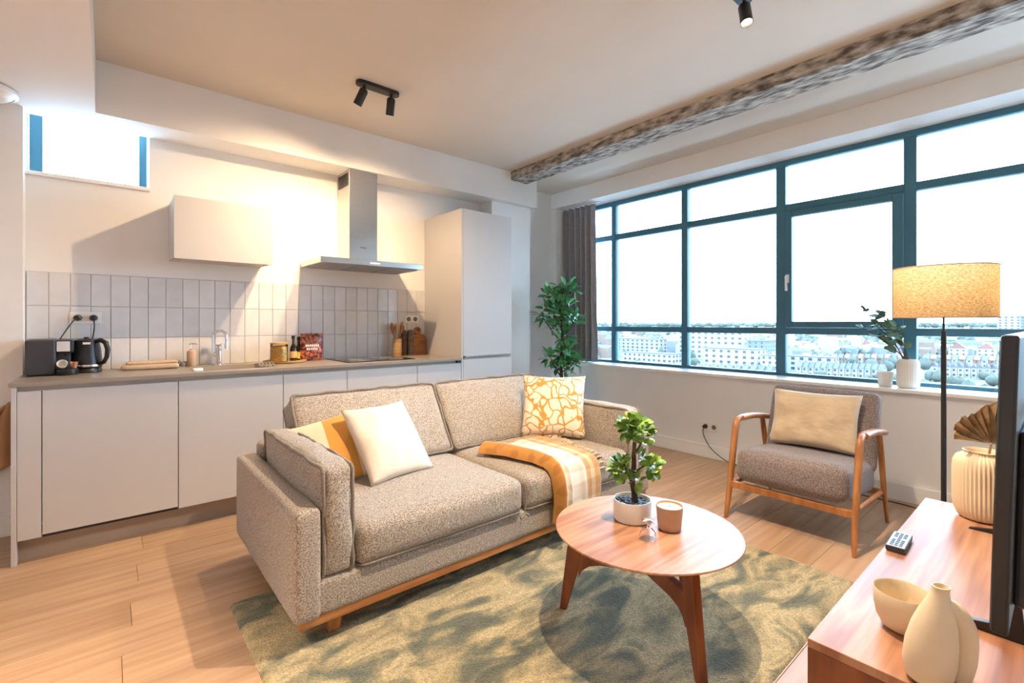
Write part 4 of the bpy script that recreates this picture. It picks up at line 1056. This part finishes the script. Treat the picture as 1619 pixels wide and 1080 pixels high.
# ---------------------------------------------------------------- television bench and things on it
UX0, UX1, UY0, UY1, UZ = 1.30, 2.742, .005, .418, .45
tb = thing('television_bench', ((UX0 + UX1) / 2, .21, 0), 'low walnut television bench along the right side', 'bench')
B(UX0, UX1, UY0, UY1, UZ - .022, UZ).build('bench_top', 'walnut_bench', tb, bevel=.002)
B(UX0, UX0 + .022, UY0, UY1, .13, UZ - .022).build('side_panel', 'walnut_leg', tb, bevel=.002)
B(UX1 - .022, UX1, UY0, UY1, .13, UZ - .022).build('side_panel', 'walnut_leg', tb, bevel=.002)
B(UX0 + .022, UX1 - .022, UY0, UY1 - .02, .13, .15).build('bottom_panel', 'walnut_leg', tb)
B(UX0 + .022, UX1 - .022, UY0, UY0 + .012, .15, UZ - .022).build('back_panel', 'walnut_leg', tb)
for k in range(2):
    a = UX0 + .024 + k * .699; B(a, a + .695, UY1 - .02, UY1 - .001, .134, UZ - .025).build('door', 'walnut_leg', tb, bevel=.002)
for x in (UX0 + .12, UX1 - .12):
    for y_ in (.06, .36): MB().tube([(x, y_, 0), (x, y_, .131)], [.013, .02], 12).build('leg', 'walnut_leg', tb, smooth=50)

tv = thing('television', (2.05, .09, UZ), 'black flat-screen television seen from behind its near edge', 'television')
TM = Matrix.Translation((0, .092, .56)) @ Matrix.Rotation(R(1.5), 4, 'X')
q = MB(); q.M = TM; q.box(1.43, 2.66, -.006, .022, 0, .632); tb_ = q.build('panel', 'black_plastic', tv, bevel=.006, seg=3)
q = MB(); q.M = TM; q.box(1.442, 2.648, .0225, .0235, .012, .62); q.build('screen', 'hob_glass', tb_)
q = MB(); q.M = TM; q.box(1.52, 2.57, -.034, -.004, .03, .42); q.build('rear_housing', 'dark_plastic', tv, bevel=.012, seg=3)
for x in (1.66, 2.45):
    MB().prism([(-.16, 0), (.16, 0), (.155, .006), (.02, .03), (.012, .118), (-.012, .118), (-.02, .03), (-.155, .006)], (.016, 0, 0), (x, .092, UZ), (0, 1, 0), (0, 0, 1)).build('foot', 'black_plastic', tv, bevel=.002)

rc = thing('remote_control', (2.08, .385, UZ), 'grey remote control lying near the front edge of the bench', 'remote')
M = frame_xf((2.080, .386, UZ), (1, .04, 0), (0, 0, 1))
q = MB(); q.M = M; q.prism([(-.026, .006), (-.020, 0), (.020, 0), (.026, .006), (.026, .020), (-.026, .020)], (.155, 0, 0), (-.0775, 0, 0), (0, 1, 0), (0, 0, 1)); q.build('case', 'dark_plastic', rc, bevel=.002)
q = MB(); q.M = M; q.box(-.074, .074, -.023, .023, .0198, .0208); q.build('face_plate', 'silver_plastic', rc)
for r_ in range(8):
    for c in range(3):
        if r_ == 4 and c != 1: continue
        q = MB(); q.M = M; q.box(-.064 + r_ * .017, -.064 + r_ * .017 + .010, -.017 + c * .0125, -.017 + c * .0125 + .009, .0208, .0226); q.build('button', 'dark_plastic', rc)

bw = (1.520, .274, UZ)
tag(MB().lathe([(0, .001), (.032, .001), (.044, .008), (.055, .030), (.0605, .060), (.0615, .094), (.0600, .0965), (.0575, .094), (.056, .06), (.048, .028), (.03, .014), (0, .012)], bw, n=44).build('ceramic_bowl', 'ceramic_cream', smooth=50), 'cream ceramic bowl on the bench behind the sculptural vase', 'bowl')
# sculptural vase: body with spout and a drooping second lobe
va = thing('sculptural_vase', (1.365, .205, UZ), 'matt beige sculptural vase with narrow mouth and side lobe', 'vase')
vc = Vector((1.353, .190, UZ))
bd = MB()
prof = [(0, .001), (.040, .001), (.054, .012), (.061, .045), (.060, .085), (.052, .125), (.040, .158), (.028, .182), (.022, .198), (.0205, .208), (.022, .2135), (.0185, .214), (.016, .207), (.016, .185), (.0, .17)]
vs_n = 40
bd.lathe(prof, (0, 0, 0), n=vs_n)
bd.v = [tuple(vc + RT * (p[0] * .80 + .026 * max(0, (p[2] - .03) / .18) ** 1.3 - .014) + FWD * (p[1] * .66) + Vector((0, 0, p[2] * .95))) for p in bd.v]
bd.build('vase_body', 'ceramic_cream', va, smooth=60)
lb = MB()
lp = [bt_ for bt_ in [vc + RT * .010 + Vector((0, 0, .156)), vc + RT * .034 + Vector((0, 0, .152)), vc + RT * .053 + Vector((0, 0, .124)), vc + RT * .058 + Vector((0, 0, .09)), vc + RT * .056 + Vector((0, 0, .045)), vc + RT * .050 + Vector((0, 0, .012)), vc + RT * .046 + Vector((0, 0, .001))]]
sp_pts = smooth_pts(lp, 2)
rs_ = [.018 + .009 * math.sin(math.pi * min(1, i / (len(sp_pts) - 1) * 1.05)) for i in range(len(sp_pts))]
lb.tube(sp_pts, rs_, 18); lb.build('side_lobe', 'ceramic_cream', va, smooth=60)

# ribbed vase with dried palm leaf
rv = thing('ribbed_vase', (2.615, .226, UZ), 'cream ribbed vase on the far end of the bench', 'vase')
rib = lambda t, f: 1 + .022 * math.cos(t * 44) * (1 if .06 < f < .8 else 0)
MB().lathe([(0, .001), (.062, .001), (.076, .012), (.086, .04), (.0895, .075), (.0895, .19), (.087, .222), (.078, .242), (.064, .250), (.057, .254), (.055, .262), (.060, .266), (.057, .268), (.052, .262), (.052, .25), (.0, .22)], (2.615, .226, UZ), n=176, rib=rib).build('vase_body', 'ceramic_cream', rv, smooth=60)
pf = thing('dried_palm_leaf', (2.625, .20, UZ + .26), 'dried brown palm fan leaf standing in the ribbed vase', 'dried leaf')
pv = Vector((2.63, .205, UZ + .295))
MB().tube([pv - Vector((0.01, -.01, .08)), pv], .004, 8).build('stalk', 'dried_leaf', pf, smooth=50)
for k in range(13):
    a0 = R(180 - 8 - k * 13.5); a1 = R(180 - 8 - (k + 1) * 13.5); am = (a0 + a1) / 2
    ln = .150 + .012 * math.sin(k * 1.3)
    def dp(a, r_, off): return tuple(pv + RT * (r_ * math.cos(a)) + Vector((0, 0, r_ * math.sin(a))) + FWD * off)
    q = MB().add([dp(am, .004, 0), dp(a0, ln * .80, .008), dp(a0 + .015, ln * .93, .006), dp(am, ln * 1.04, -.008), dp(am, ln * .5, -.006), dp(a1 - .015, ln * .93, .006), dp(a1, ln * .80, .008)],
                 [(0, 4, 1), (1, 4, 3, 2), (4, 6, 5, 3), (0, 6, 4)])
    lo_ = q.build('leaflet', 'dried_leaf', pf); md = lo_.modifiers.new('solid', 'SOLIDIFY'); md.thickness = .0015

# ---------------------------------------------------------------- window-sill pots
SZ = .765
sv = thing('sill_vase', (4.262, .742, SZ), 'white ribbed vase of eucalyptus on the window sill', 'vase')
rib2 = lambda t, f: 1 + .02 * math.cos(t * 30) * (1 if .1 < f < .85 else 0)
MB().lathe([(0, .001), (.050, .001), (.060, .010), (.064, .03), (.064, .165), (.060, .188), (.050, .199), (.042, .201), (.040, .197), (.040, .16), (0, .15)], (4.262, .742, SZ), n=120, rib=rib2).build('vase_body', 'ceramic_white', sv, smooth=60)
eu = thing('eucalyptus_bunch', (4.262, .742, SZ + .15), 'grey-green eucalyptus stems leaning left out of the sill vase', 'plant')
el = leaf_mesh('leaf', 'leaf_eucalyptus', .066, .058, .12, 8, rnd_=True)
V0 = Vector((4.262, .742, SZ))
ends = [(-.235, .545), (-.20, .46), (-.14, .52), (-.10, .45), (-.05, .42), (-.18, .37), (-.25, .42)]
for k, (s, z) in enumerate(ends):
    f = rnd.uniform(-.03, .03); mb = MB(); YS = Vector((0, -1, 0))
    pts = [V0 + Vector((0, 0, .158)) + YS * (-.012 + .006 * k), V0 + YS * (s * .35) + Vector((f * .5, 0, .16 + (z - .16) * .48)), V0 + YS * s + Vector((f - .03, 0, z))]
    sp = smooth_pts(pts, 3); mb.tube(sp, [.004 - .0025 * i / (len(sp) - 1) for i in range(len(sp))], 6); mb.build('stem', 'bark', eu, smooth=60)
    for j in range(7):
        f_ = .50 + .5 * j / 6; p = sp[min(len(sp) - 1, int(f_ * (len(sp) - 1)))]
        d_ = Vector((rnd.uniform(-.8, .3), rnd.uniform(-.8, 1), rnd.uniform(-.3, .8))).normalized(); e_ = d_.to_track_quat('X', 'Z').to_euler(); s_ = rnd.uniform(.75, 1.15) * (1.0 if j < 5 else .7)
        inst('leaf', el, eu, p, (e_.x + rnd.uniform(-1.2, 1.2), e_.y, e_.z), (s_, s_, s_))
sp_ = (4.268, .872, SZ)
tag(MB().lathe([(0, .001), (.036, .001), (.040, .005), (.049, .098), (.0495, .103), (.046, .103), (.038, .012), (0, .010)], sp_, n=40).build('small_pot', 'ceramic_white', smooth=45), 'small plain white pot left of the ribbed vase on the sill', 'pot')

# ---------------------------------------------------------------- corner tree
tx, ty = 3.66, 3.50
fc = thing('ficus_tree', (tx, ty, 0), 'tall artificial ficus in the corner between cupboard and curtain', 'plant')
MB().lathe([(0, 0), (.12, 0), (.13, .01), (.155, .26), (.16, .28), (.15, .28), (.145, .25), (0, .24)], (tx, ty, 0), n=36).build('pot', 'ceramic_white', fc, smooth=45)
MB().lathe([(0, .235), (.145, .24), (.1, .262), (0, .268)], (tx, ty, 0), n=24).build('soil', 'soil', fc, smooth=60)
trk = MB(); F0 = Vector((tx, ty, 0))
def ft(s, z, f=0): return F0 + RT * s + FWD * f + Vector((0, 0, z))
limb(trk, [ft(0, .24), ft(.01, .5), ft(-.008, .8), ft(.012, 1.1), ft(-.01, 1.4), ft(0, 1.58)], .021, .008)
br = [((-.01, .66), (-.12, .86)), ((.0, .70), (.16, .82)), ((0, .8), (.05, .98)), ((0, .95), (.07, 1.08)), ((0, 1.02), (-.19, 1.27)), ((0, 1.06), (.16, 1.27)), ((0, 1.16), (-.14, 1.45)), ((0, 1.2), (.09, 1.42)), ((0, 1.3), (.16, 1.60)), ((0, 1.3), (-.09, 1.60)), ((0, 1.4), (.02, 1.66))]
for (a, b2) in br: limb(trk, [ft(*a), ft((a[0] + b2[0]) / 2, (a[1] + b2[1]) / 2 - .02), ft(*b2)], .008, .003, 6)
trk.build('trunk', 'bark', fc, smooth=60)
fm = leaf_mesh('leaf', 'leaf_ficus', .10, .046, .25, 6, 1.0)
FIC = ((-.11, 1.50, .09, .09, 32), (.03, 1.56, .10, .09, 36), (.13, 1.58, .05, .05, 9), (-.17, 1.33, .08, .10, 30), (.0, 1.36, .12, .12, 42), (.12, 1.27, .09, .06, 24), (-.06, 1.17, .07, .06, 16), (.03, 1.07, .05, .07, 14), (-.12, .86, .06, .06, 14), (.04, .90, .07, .11, 30), (.14, .80, .06, .05, 18), (.0, .74, .07, .06, 20))
inner_foliage(fm, fc, [(ft(s, z), (r_ * .95, rz), int(n_ * .4), .8, 1.1) for (s, z, r_, rz, n_) in FIC], 'leaf_ficus')
for (s, z, r_, rz, n_) in FIC:
    cluster(fm, fc, ft(s, z), (r_, rz), n_, .85, 1.25)

# ---------------------------------------------------------------- curtain
cu = thing('curtain', (4.30, 3.83, SZ + .004), 'gathered grey curtain at the left end of the big window', 'curtain')
def cf(u, v):
    y_ = 4.068 - u * (.50 + .05 * v); z = 2.598 - v * (2.598 - SZ - .006)
    amp = .036 + .012 * v
    ph = u * 6.3 * 2 * math.pi + .6 * math.sin(u * 9) + .3 * math.sin(v * 3 + u * 5)
    if u > .8: amp *= max(.15, 1 - (u - .8) * 4.2)
    return (4.292 + amp * math.sin(ph) - .02 * v * u + noise.noise(Vector((u * 6, v * 4, 1))) * .008, y_ + .012 * math.cos(ph) * (1 - u * .7), z)
co = MB().grid(cf, 150, 30).build('cloth', 'curtain_cloth', cu, smooth=80); md = co.modifiers.new('solid', 'SOLIDIFY'); md.thickness = .003
B(4.285, 4.312, 3.50, 4.07, 2.600, 2.6115).build('curtain_rail', 'trim_white', cu)
for k in range(8): MB().tube([(4.298, 3.56 + k * .068, 2.602), (4.298, 3.56 + k * .068, 2.585)], .004, 6).build('glider', 'trim_white', cu)

# ---------------------------------------------------------------- ceiling spots
def spot_fixture(name, c, length, heads, label, watts, size, blend, col=WARM):
    """bar under the ceiling along X with cylinder heads; heads = [(dx, target)]"""
    t = thing(name, (c[0], c[1], c[2] - .03), label, 'spotlight')
    pts = [(length / 2 * (1 if i < 9 else -1) + .03 * math.cos(R(-90 + 20 * i + (0 if i < 9 else 0))), 0) for i in range(1)]
    poly = [(length / 2 - .034 + .034 * math.cos(R(a)), .034 * math.sin(R(a))) for a in range(-90, 91, 15)] + [(-length / 2 + .034 + .034 * math.cos(R(a)), .034 * math.sin(R(a))) for a in range(90, 271, 15)]
    MB().prism(poly, (0, 0, .024), (c[0], c[1], c[2] - .0245)).build('mounting_bar', 'black_metal', t, bevel=.002)
    for k, (dx, tg) in enumerate(heads):
        pv_ = Vector((c[0] + dx, c[1], c[2] - .05)); d_ = (Vector(tg) - pv_).normalized()
        MB().tube([(pv_.x, pv_.y, c[2] - .022), (pv_.x, pv_.y, c[2] - .052)], .0085, 10).build('pivot', 'black_metal', t, smooth=50)
        a = pv_ - d_ * .008; e_ = pv_ + d_ * .105
        q = MB(); q.M = frame_xf(pv_, d_.orthogonal(), d_)
        q.lathe([(0, -.008), (.014, -.008), (.022, -.003), (.0275, .005), (.0275, .105), (.0250, .105), (.0235, .088), (0, .086)], n=28); hd_ = q.build('lamp_head', 'black_metal', t, smooth=35)
        q = MB(); q.M = frame_xf(pv_, d_.orthogonal(), d_); q.lathe([(0, .090), (.0232, .090), (.0232, .093), (.012, .098), (0, .099)], n=24); q.build('bulb', 'bulb_glow', hd_, smooth=40)
        w = watts[k] if isinstance(watts, (list, tuple)) else watts
        spot('spot_light', e_ + d_ * .020, tg, w, size[k] if isinstance(size, tuple) else size, blend, t, col, rad=.016)
    return t
spot_fixture('twin_spotlight', (1.372, 2.992, ZC), .30, [(-.095, (.72, 3.95, .95)), (.095, (1.70, 3.95, .80))], 'black twin ceiling spotlight aimed at the kitchen wall', KITCH_W, 124, 1.0, WARMER)
spot_fixture('spotlight_bar', (1.98, 1.02, ZC), .78, [(-.35, (1.50, 1.25, .0)), (.35, (1.95, .62, .9))], 'black ceiling spotlight bar with a lit head above the armchair side', LIVING_W, (106, 142), .6)
spot_fixture('spotlight_bar', (-1.0, 1.6, ZS), .5, [(-.15, (-1.4, 1.2, .0)), (.15, (-.9, 1.0, .0))], 'added black spotlight bar on the lowered ceiling, unseen behind the camera', HALL_FILL_W, 100, .8)  # extra fixture out of view, added to brighten the left side of the room
# ================================================================ TOWN OUTSIDE
GZ = -34.0
mat('city_ground', lin(94, 98, 98), .95, base2=lin(65, 72, 72), vscale=(.02, .02, .02), detail=6)
mat('city_white', lin(129, 129, 128), .9, var=.08, vscale=(.3, .3, .3), rand=.06)
mat('city_cream', lin(125, 119, 109), .9, var=.08, vscale=(.3, .3, .3), rand=.06)
mat('city_brick', lin(107, 88, 77), .9, var=.12, vscale=(.5, .5, .5), rand=.10)
mat('city_grey', lin(94, 98, 103), .9, var=.1, vscale=(.3, .3, .3), rand=.1)
mat('city_roof_grey', lin(73, 77, 84), .9, var=.12, vscale=(.4, .4, .4), rand=.12)
mat('city_roof_red', lin(110, 80, 72), .9, var=.12, vscale=(.4, .4, .4), rand=.12)
mat('city_window', lin(44, 53, 65), .3, var=.2, vscale=(.2, .2, .2))
mat('city_tree', lin(69, 76, 67), .95, base2=lin(46, 55, 49), vscale=(.15, .15, .15))
tag(B(60, 7000, -6000, 7000, GZ - .5, GZ).build('ground', 'city_ground'), kind='structure')
def facade_windows(mb, x0, x1, y0, y1, z0, storeys, sh, ww_=1.5, wh=1.5, gap=3.2):
    """window rectangles, slightly proud, on the near (-X) and (-Y) walls"""
    n = max(1, int((y1 - y0) / gap)); st = (y1 - y0) / n
    for s in range(storeys):
        z = z0 + s * sh + sh * .32
        for k in range(n):
            c = y0 + (k + .5) * st
            mb.box(x0 - .08, x0 + .02, c - ww_ / 2, c + ww_ / 2, z, z + wh)
        m = max(1, int((x1 - x0) / gap)); su = (x1 - x0) / m
        for k in range(m):
            c = x0 + (k + .5) * su
            mb.box(c - ww_ / 2, c + ww_ / 2, y0 - .08, y0 + .02, z, z + wh)
FOOT = []
ORD = ['first', 'second', 'third', 'fourth', 'fifth', 'sixth', 'seventh', 'eighth', 'ninth', 'tenth', 'eleventh', 'twelfth', 'thirteenth', 'fourteenth', 'fifteenth', 'sixteenth']
def clear(x, y_, m): return all(not (a - m < x < b2 + m and c - m < y_ < d + m) for a, b2, c, d in FOOT)
def building(x, y_, dx, dy, storeys, sh, wall, roof, rm, label, group=None, cat='building', gable=3.0, win=True, ww_=1.5, wh=1.5, gap=3.2, axis='y'):
    x0, x1, y0, y1 = x - dx / 2, x + dx / 2, y_ - dy / 2, y_ + dy / 2; h = storeys * sh; FOOT.append((x0, x1, y0, y1))
    t = thing('town_house' if roof == 'gable' else 'apartment_block', (x, y_, GZ), label, cat, group)
    B(x0, x1, y0, y1, GZ, GZ + h).build('walls', wall, t)
    zt = GZ + h
    if roof == 'gable':
        if axis == 'y':    # ridge along Y
            MB().prism([(x0 - .4, zt), (x1 + .4, zt), ((x0 + x1) / 2, zt + gable)], (0, dy, 0), (0, y0, 0), (1, 0, 0), (0, 0, 1)).build('roof', rm, t)
        else:              # ridge along X, gable towards the viewer
            MB().prism([(y0, zt), (y1, zt), ((y0 + y1) / 2, zt + gable)], (dx, 0, 0), (x0, 0, 0), (0, 1, 0), (0, 0, 1)).build('roof', rm, t)
        B((x0 + x1) / 2 - .4, (x0 + x1) / 2 + .4, y1 - 1.2, y1 - .5, zt, zt + gable + .8).build('chimney', 'city_brick', t)
    else:
        B(x0 - .3, x1 + .3, y0 - .3, y1 + .3, zt, zt + .5).build('roof', rm, t)
        B(x0 + dx * .35, x0 + dx * .6, y0 + dy * .4, y0 + dy * .52, zt + .5, zt + 2.6).build('roof_hut', wall, t)
    if win:
        mb = MB(); facade_windows(mb, x0, x1, y0, y1, GZ, storeys, sh, ww_, wh, gap)
        o = mb.build('windows', 'city_window', t); o['kind'] = 'stuff'
    return t
def at(px, dist):
    """town position at a forward distance along the sight line through image column px"""
    u = (px - 809.5) / 752.5; v = FWD + RT * u
    return v.x * dist, v.y * dist
x, y_ = at(1128, 470); building(x, y_, 18, 66, 6, 4.6, 'city_white', 'flat', 'city_roof_grey', 'long white six-storey block behind the third window bay from the curtain', wh=2.0, ww_=2.6, gap=6.5)
x, y_ = at(1160, 360); building(x, y_, 16, 40, 4, 4.0, 'city_white', 'flat', 'city_roof_grey', 'lower white block standing in front of the long six-storey one', wh=1.9, ww_=2.2, gap=5.5)
x, y_ = at(1010, 520); building(x, y_, 14, 60, 5, 3.6, 'city_cream', 'flat', 'city_roof_grey', 'cream block below the transom in the second window bay', wh=1.8, ww_=2.4, gap=6.0)
x, y_ = at(1030, 390); building(x, y_, 14, 46, 3, 3.6, 'city_white', 'flat', 'city_roof_grey', 'low white flat-roofed block nearest the sill in the second bay', wh=1.7, ww_=2.0, gap=4.6)
x, y_ = at(1205, 420); building(x, y_, 26, 15, 6, 3.3, 'city_grey', 'flat', 'city_roof_grey', 'narrow blue-grey block right of the long white ones', gap=4.5)
x, y_ = at(1222, 330); building(x, y_, 10, 12, 4, 3.2, 'city_cream', 'flat', 'city_roof_grey', 'small cream block just left of the opening sash post', gap=4.0)
x, y_ = at(1272, 350); building(x, y_, 12, 40, 3, 3.6, 'city_white', 'flat', 'city_roof_grey', 'white low block at the left of the bay below the opening sash', wh=2.0, ww_=2.4, gap=5.2)
x, y_ = at(1372, 540); building(x, y_, 9, 12, 3, 3.6, 'city_cream', 'gable', 'city_roof_red', 'pale house with pointed gable standing above the long roofs', gable=5, axis='x', gap=4)
x, y_ = at(1515, 460); building(x, y_, 10, 13, 3, 3.6, 'city_white', 'gable', 'city_roof_red', 'left one of two pink-roofed gabled houses right of the lamp pole', gable=6, axis='x', gap=4)
x, y_ = at(1560, 450); building(x, y_, 10, 13, 3, 3.6, 'city_white', 'gable', 'city_roof_red', 'right one of two pink-roofed gabled houses right of the lamp pole', gable=6, axis='x', gap=4)
x, y_ = at(1606, 640); building(x, y_, 20, 34, 12, 3.7, 'city_white', 'flat', 'city_roof_grey', 'tall white tower rising above the skyline at far right', gap=5.5, ww_=2.4, wh=1.8)
x, y_ = at(1640, 560); building(x, y_, 20, 26, 13, 3.3, 'city_grey', 'flat', 'city_roof_grey', 'blue-grey stepped tower in front of the white one at far right', gap=5.0, ww_=3.4, wh=1.2)
# terraces of small houses (alike, told apart by nothing)
def terrace(px0, px1, d0, d1, n, wall, rm, label, group, st=2, axis='y', gable=3.2, dx=9):
    (xa, ya), (xb, yb) = at(px0, d0), at(px1, d1); L_ = math.hypot(xb - xa, yb - ya) / n
    for k in range(n):
        f = (k + .5) / n; w_ = wall[k % len(wall)]; r_ = rm[k % len(rm)]
        building(xa + (xb - xa) * f, ya + (yb - ya) * f, dx, abs(yb - ya) / n * .97, st, 3.1, w_, 'gable', r_, ORD[k] + ' house from the left in the ' + label, group, 'house', gable=gable, axis=axis, gap=2.6, ww_=1.2, wh=1.4)
terrace(1475, 1600, 318, 300, 12, ['city_white', 'city_cream'], ['city_roof_grey'], 'white gabled terrace nearest the right-hand sill', 'terrace of white gabled houses', axis='x', gable=2.6)
terrace(1262, 1400, 320, 300, 14, ['city_cream', 'city_white'], ['city_roof_grey'], 'low grey-roofed terrace just above the armchair', 'terrace above the armchair')
terrace(1262, 1430, 400, 400, 16, ['city_brick', 'city_cream'], ['city_roof_grey', 'city_roof_red'], 'mixed-roof middle terrace under the sash', 'middle terrace under the sash')
terrace(1460, 1600, 395, 370, 12, ['city_white', 'city_brick'], ['city_roof_grey', 'city_roof_red'], 'middle terrace right of the lamp pole', 'middle terrace right of the lamp pole')
terrace(950, 1076, 330, 300, 10, ['city_cream', 'city_white'], ['city_roof_red', 'city_roof_grey'], 'low terrace in the bay beside the curtain', 'terrace beside the curtain')
terrace(1100, 1225, 300, 290, 10, ['city_white', 'city_cream'], ['city_roof_grey'], 'low terrace in front of the white blocks', 'terrace in front of the white blocks')
# remaining roofs, farther away: beyond telling apart
far = {'city_white': MB(), 'city_brick': MB(), 'city_roof_grey': MB(), 'city_roof_red': MB(), 'city_grey': MB()}
rc_ = random.Random(3)
for k in range(1500):
    d_ = 480 + 2600 * rc_.random() ** 1.5; px = rc_.uniform(840, 1900)
    x, y_ = at(px, d_); w = rc_.uniform(8, 20) * (1 + d_ / 3000); dp_ = rc_.uniform(8, 14); h = rc_.uniform(6, 11) if rc_.random() < .88 else rc_.uniform(12, 20)
    if not clear(x, y_, 14): continue
    wm = rc_.choice(['city_white', 'city_white', 'city_brick', 'city_grey']); rm = rc_.choice(['city_roof_grey', 'city_roof_grey', 'city_roof_red', 'city_white'])
    far[wm].box(x - dp_ / 2, x + dp_ / 2, y_ - w / 2, y_ + w / 2, GZ, GZ + h)
    far[rm].prism([(x - dp_ / 2, GZ + h), (x + dp_ / 2, GZ + h), (x, GZ + h + rc_.uniform(1, 4))], (0, w, 0), (0, y_ - w / 2, 0), (1, 0, 0), (0, 0, 1))
fr_ = thing('distant_rooftops', (1200, 700, GZ), 'hazy mass of distant rooftops below the horizon', 'rooftops', kind='stuff')
for k, mb in far.items():
    o = mb.build('roof_mass', k, fr_); o['kind'] = 'stuff'
# trees: street trees and the wooded skyline
def blob(mb, c, r_, h):
    n_, m_ = 7, 5; vs = []; fs = []
    for i in range(m_ + 1):
        for j in range(n_):
            t = math.pi * i / m_; p = 2 * math.pi * j / n_; q_ = 1 + .28 * noise.noise(Vector((c[0] + i, c[1] + j * 1.7, i * j)))
            vs.append((c[0] + r_ * q_ * math.sin(t) * math.cos(p), c[1] + r_ * q_ * math.sin(t) * math.sin(p), c[2] + h / 2 - h / 2 * q_ * math.cos(t)))
    for i in range(m_):
        for j in range(n_): fs.append((i * n_ + j, i * n_ + (j + 1) % n_, (i + 1) * n_ + (j + 1) % n_, (i + 1) * n_ + j))
    mb.add(vs, fs)
tm_ = MB()
for k in range(1300):
    d_ = 340 + 2300 * rc_.random() ** 1.3; x, y_ = at(rc_.uniform(840, 1900), d_); r_ = rc_.uniform(1.8, 3.8) * (1 + d_ / 1800); h_ = r_ * rc_.uniform(1.8, 2.6)
    if clear(x, y_, r_ + .5): blob(tm_, (x, y_, GZ), r_, h_)
for k in range(260):     # denser woodland strip in the middle distance, seen below the transoms
    d_ = rc_.uniform(640, 980); x, y_ = at(rc_.uniform(1250, 1620), d_); r_, h_ = rc_.uniform(5, 9), rc_.uniform(10, 15)
    if clear(x, y_, r_ + .5): blob(tm_, (x, y_, GZ), r_, h_)
for k in range(320):     # gardens below the windows
    d_ = rc_.uniform(120, 330); x, y_ = at(rc_.uniform(700, 1900), d_); r_, h_ = rc_.uniform(2, 4), rc_.uniform(4, 7)
    if clear(x, y_, r_ + .5): blob(tm_, (x, y_, GZ), r_, h_)
tag(tm_.build('town_trees', 'city_tree', smooth=80), 'grey-green trees scattered between the distant houses', 'trees', kind='stuff')
sk_ = MB()
for k in range(420):
    px = 830 + 1100 * k / 419; d_ = rc_.uniform(3300, 4200); x, y_ = at(px + rc_.uniform(-2, 2), d_); blob(sk_, (x, y_, GZ), rc_.uniform(18, 38), rc_.uniform(24, 44))
tag(sk_.build('skyline_woods', 'city_tree', smooth=80), 'low wooded skyline along the horizon', 'woods', kind='stuff')
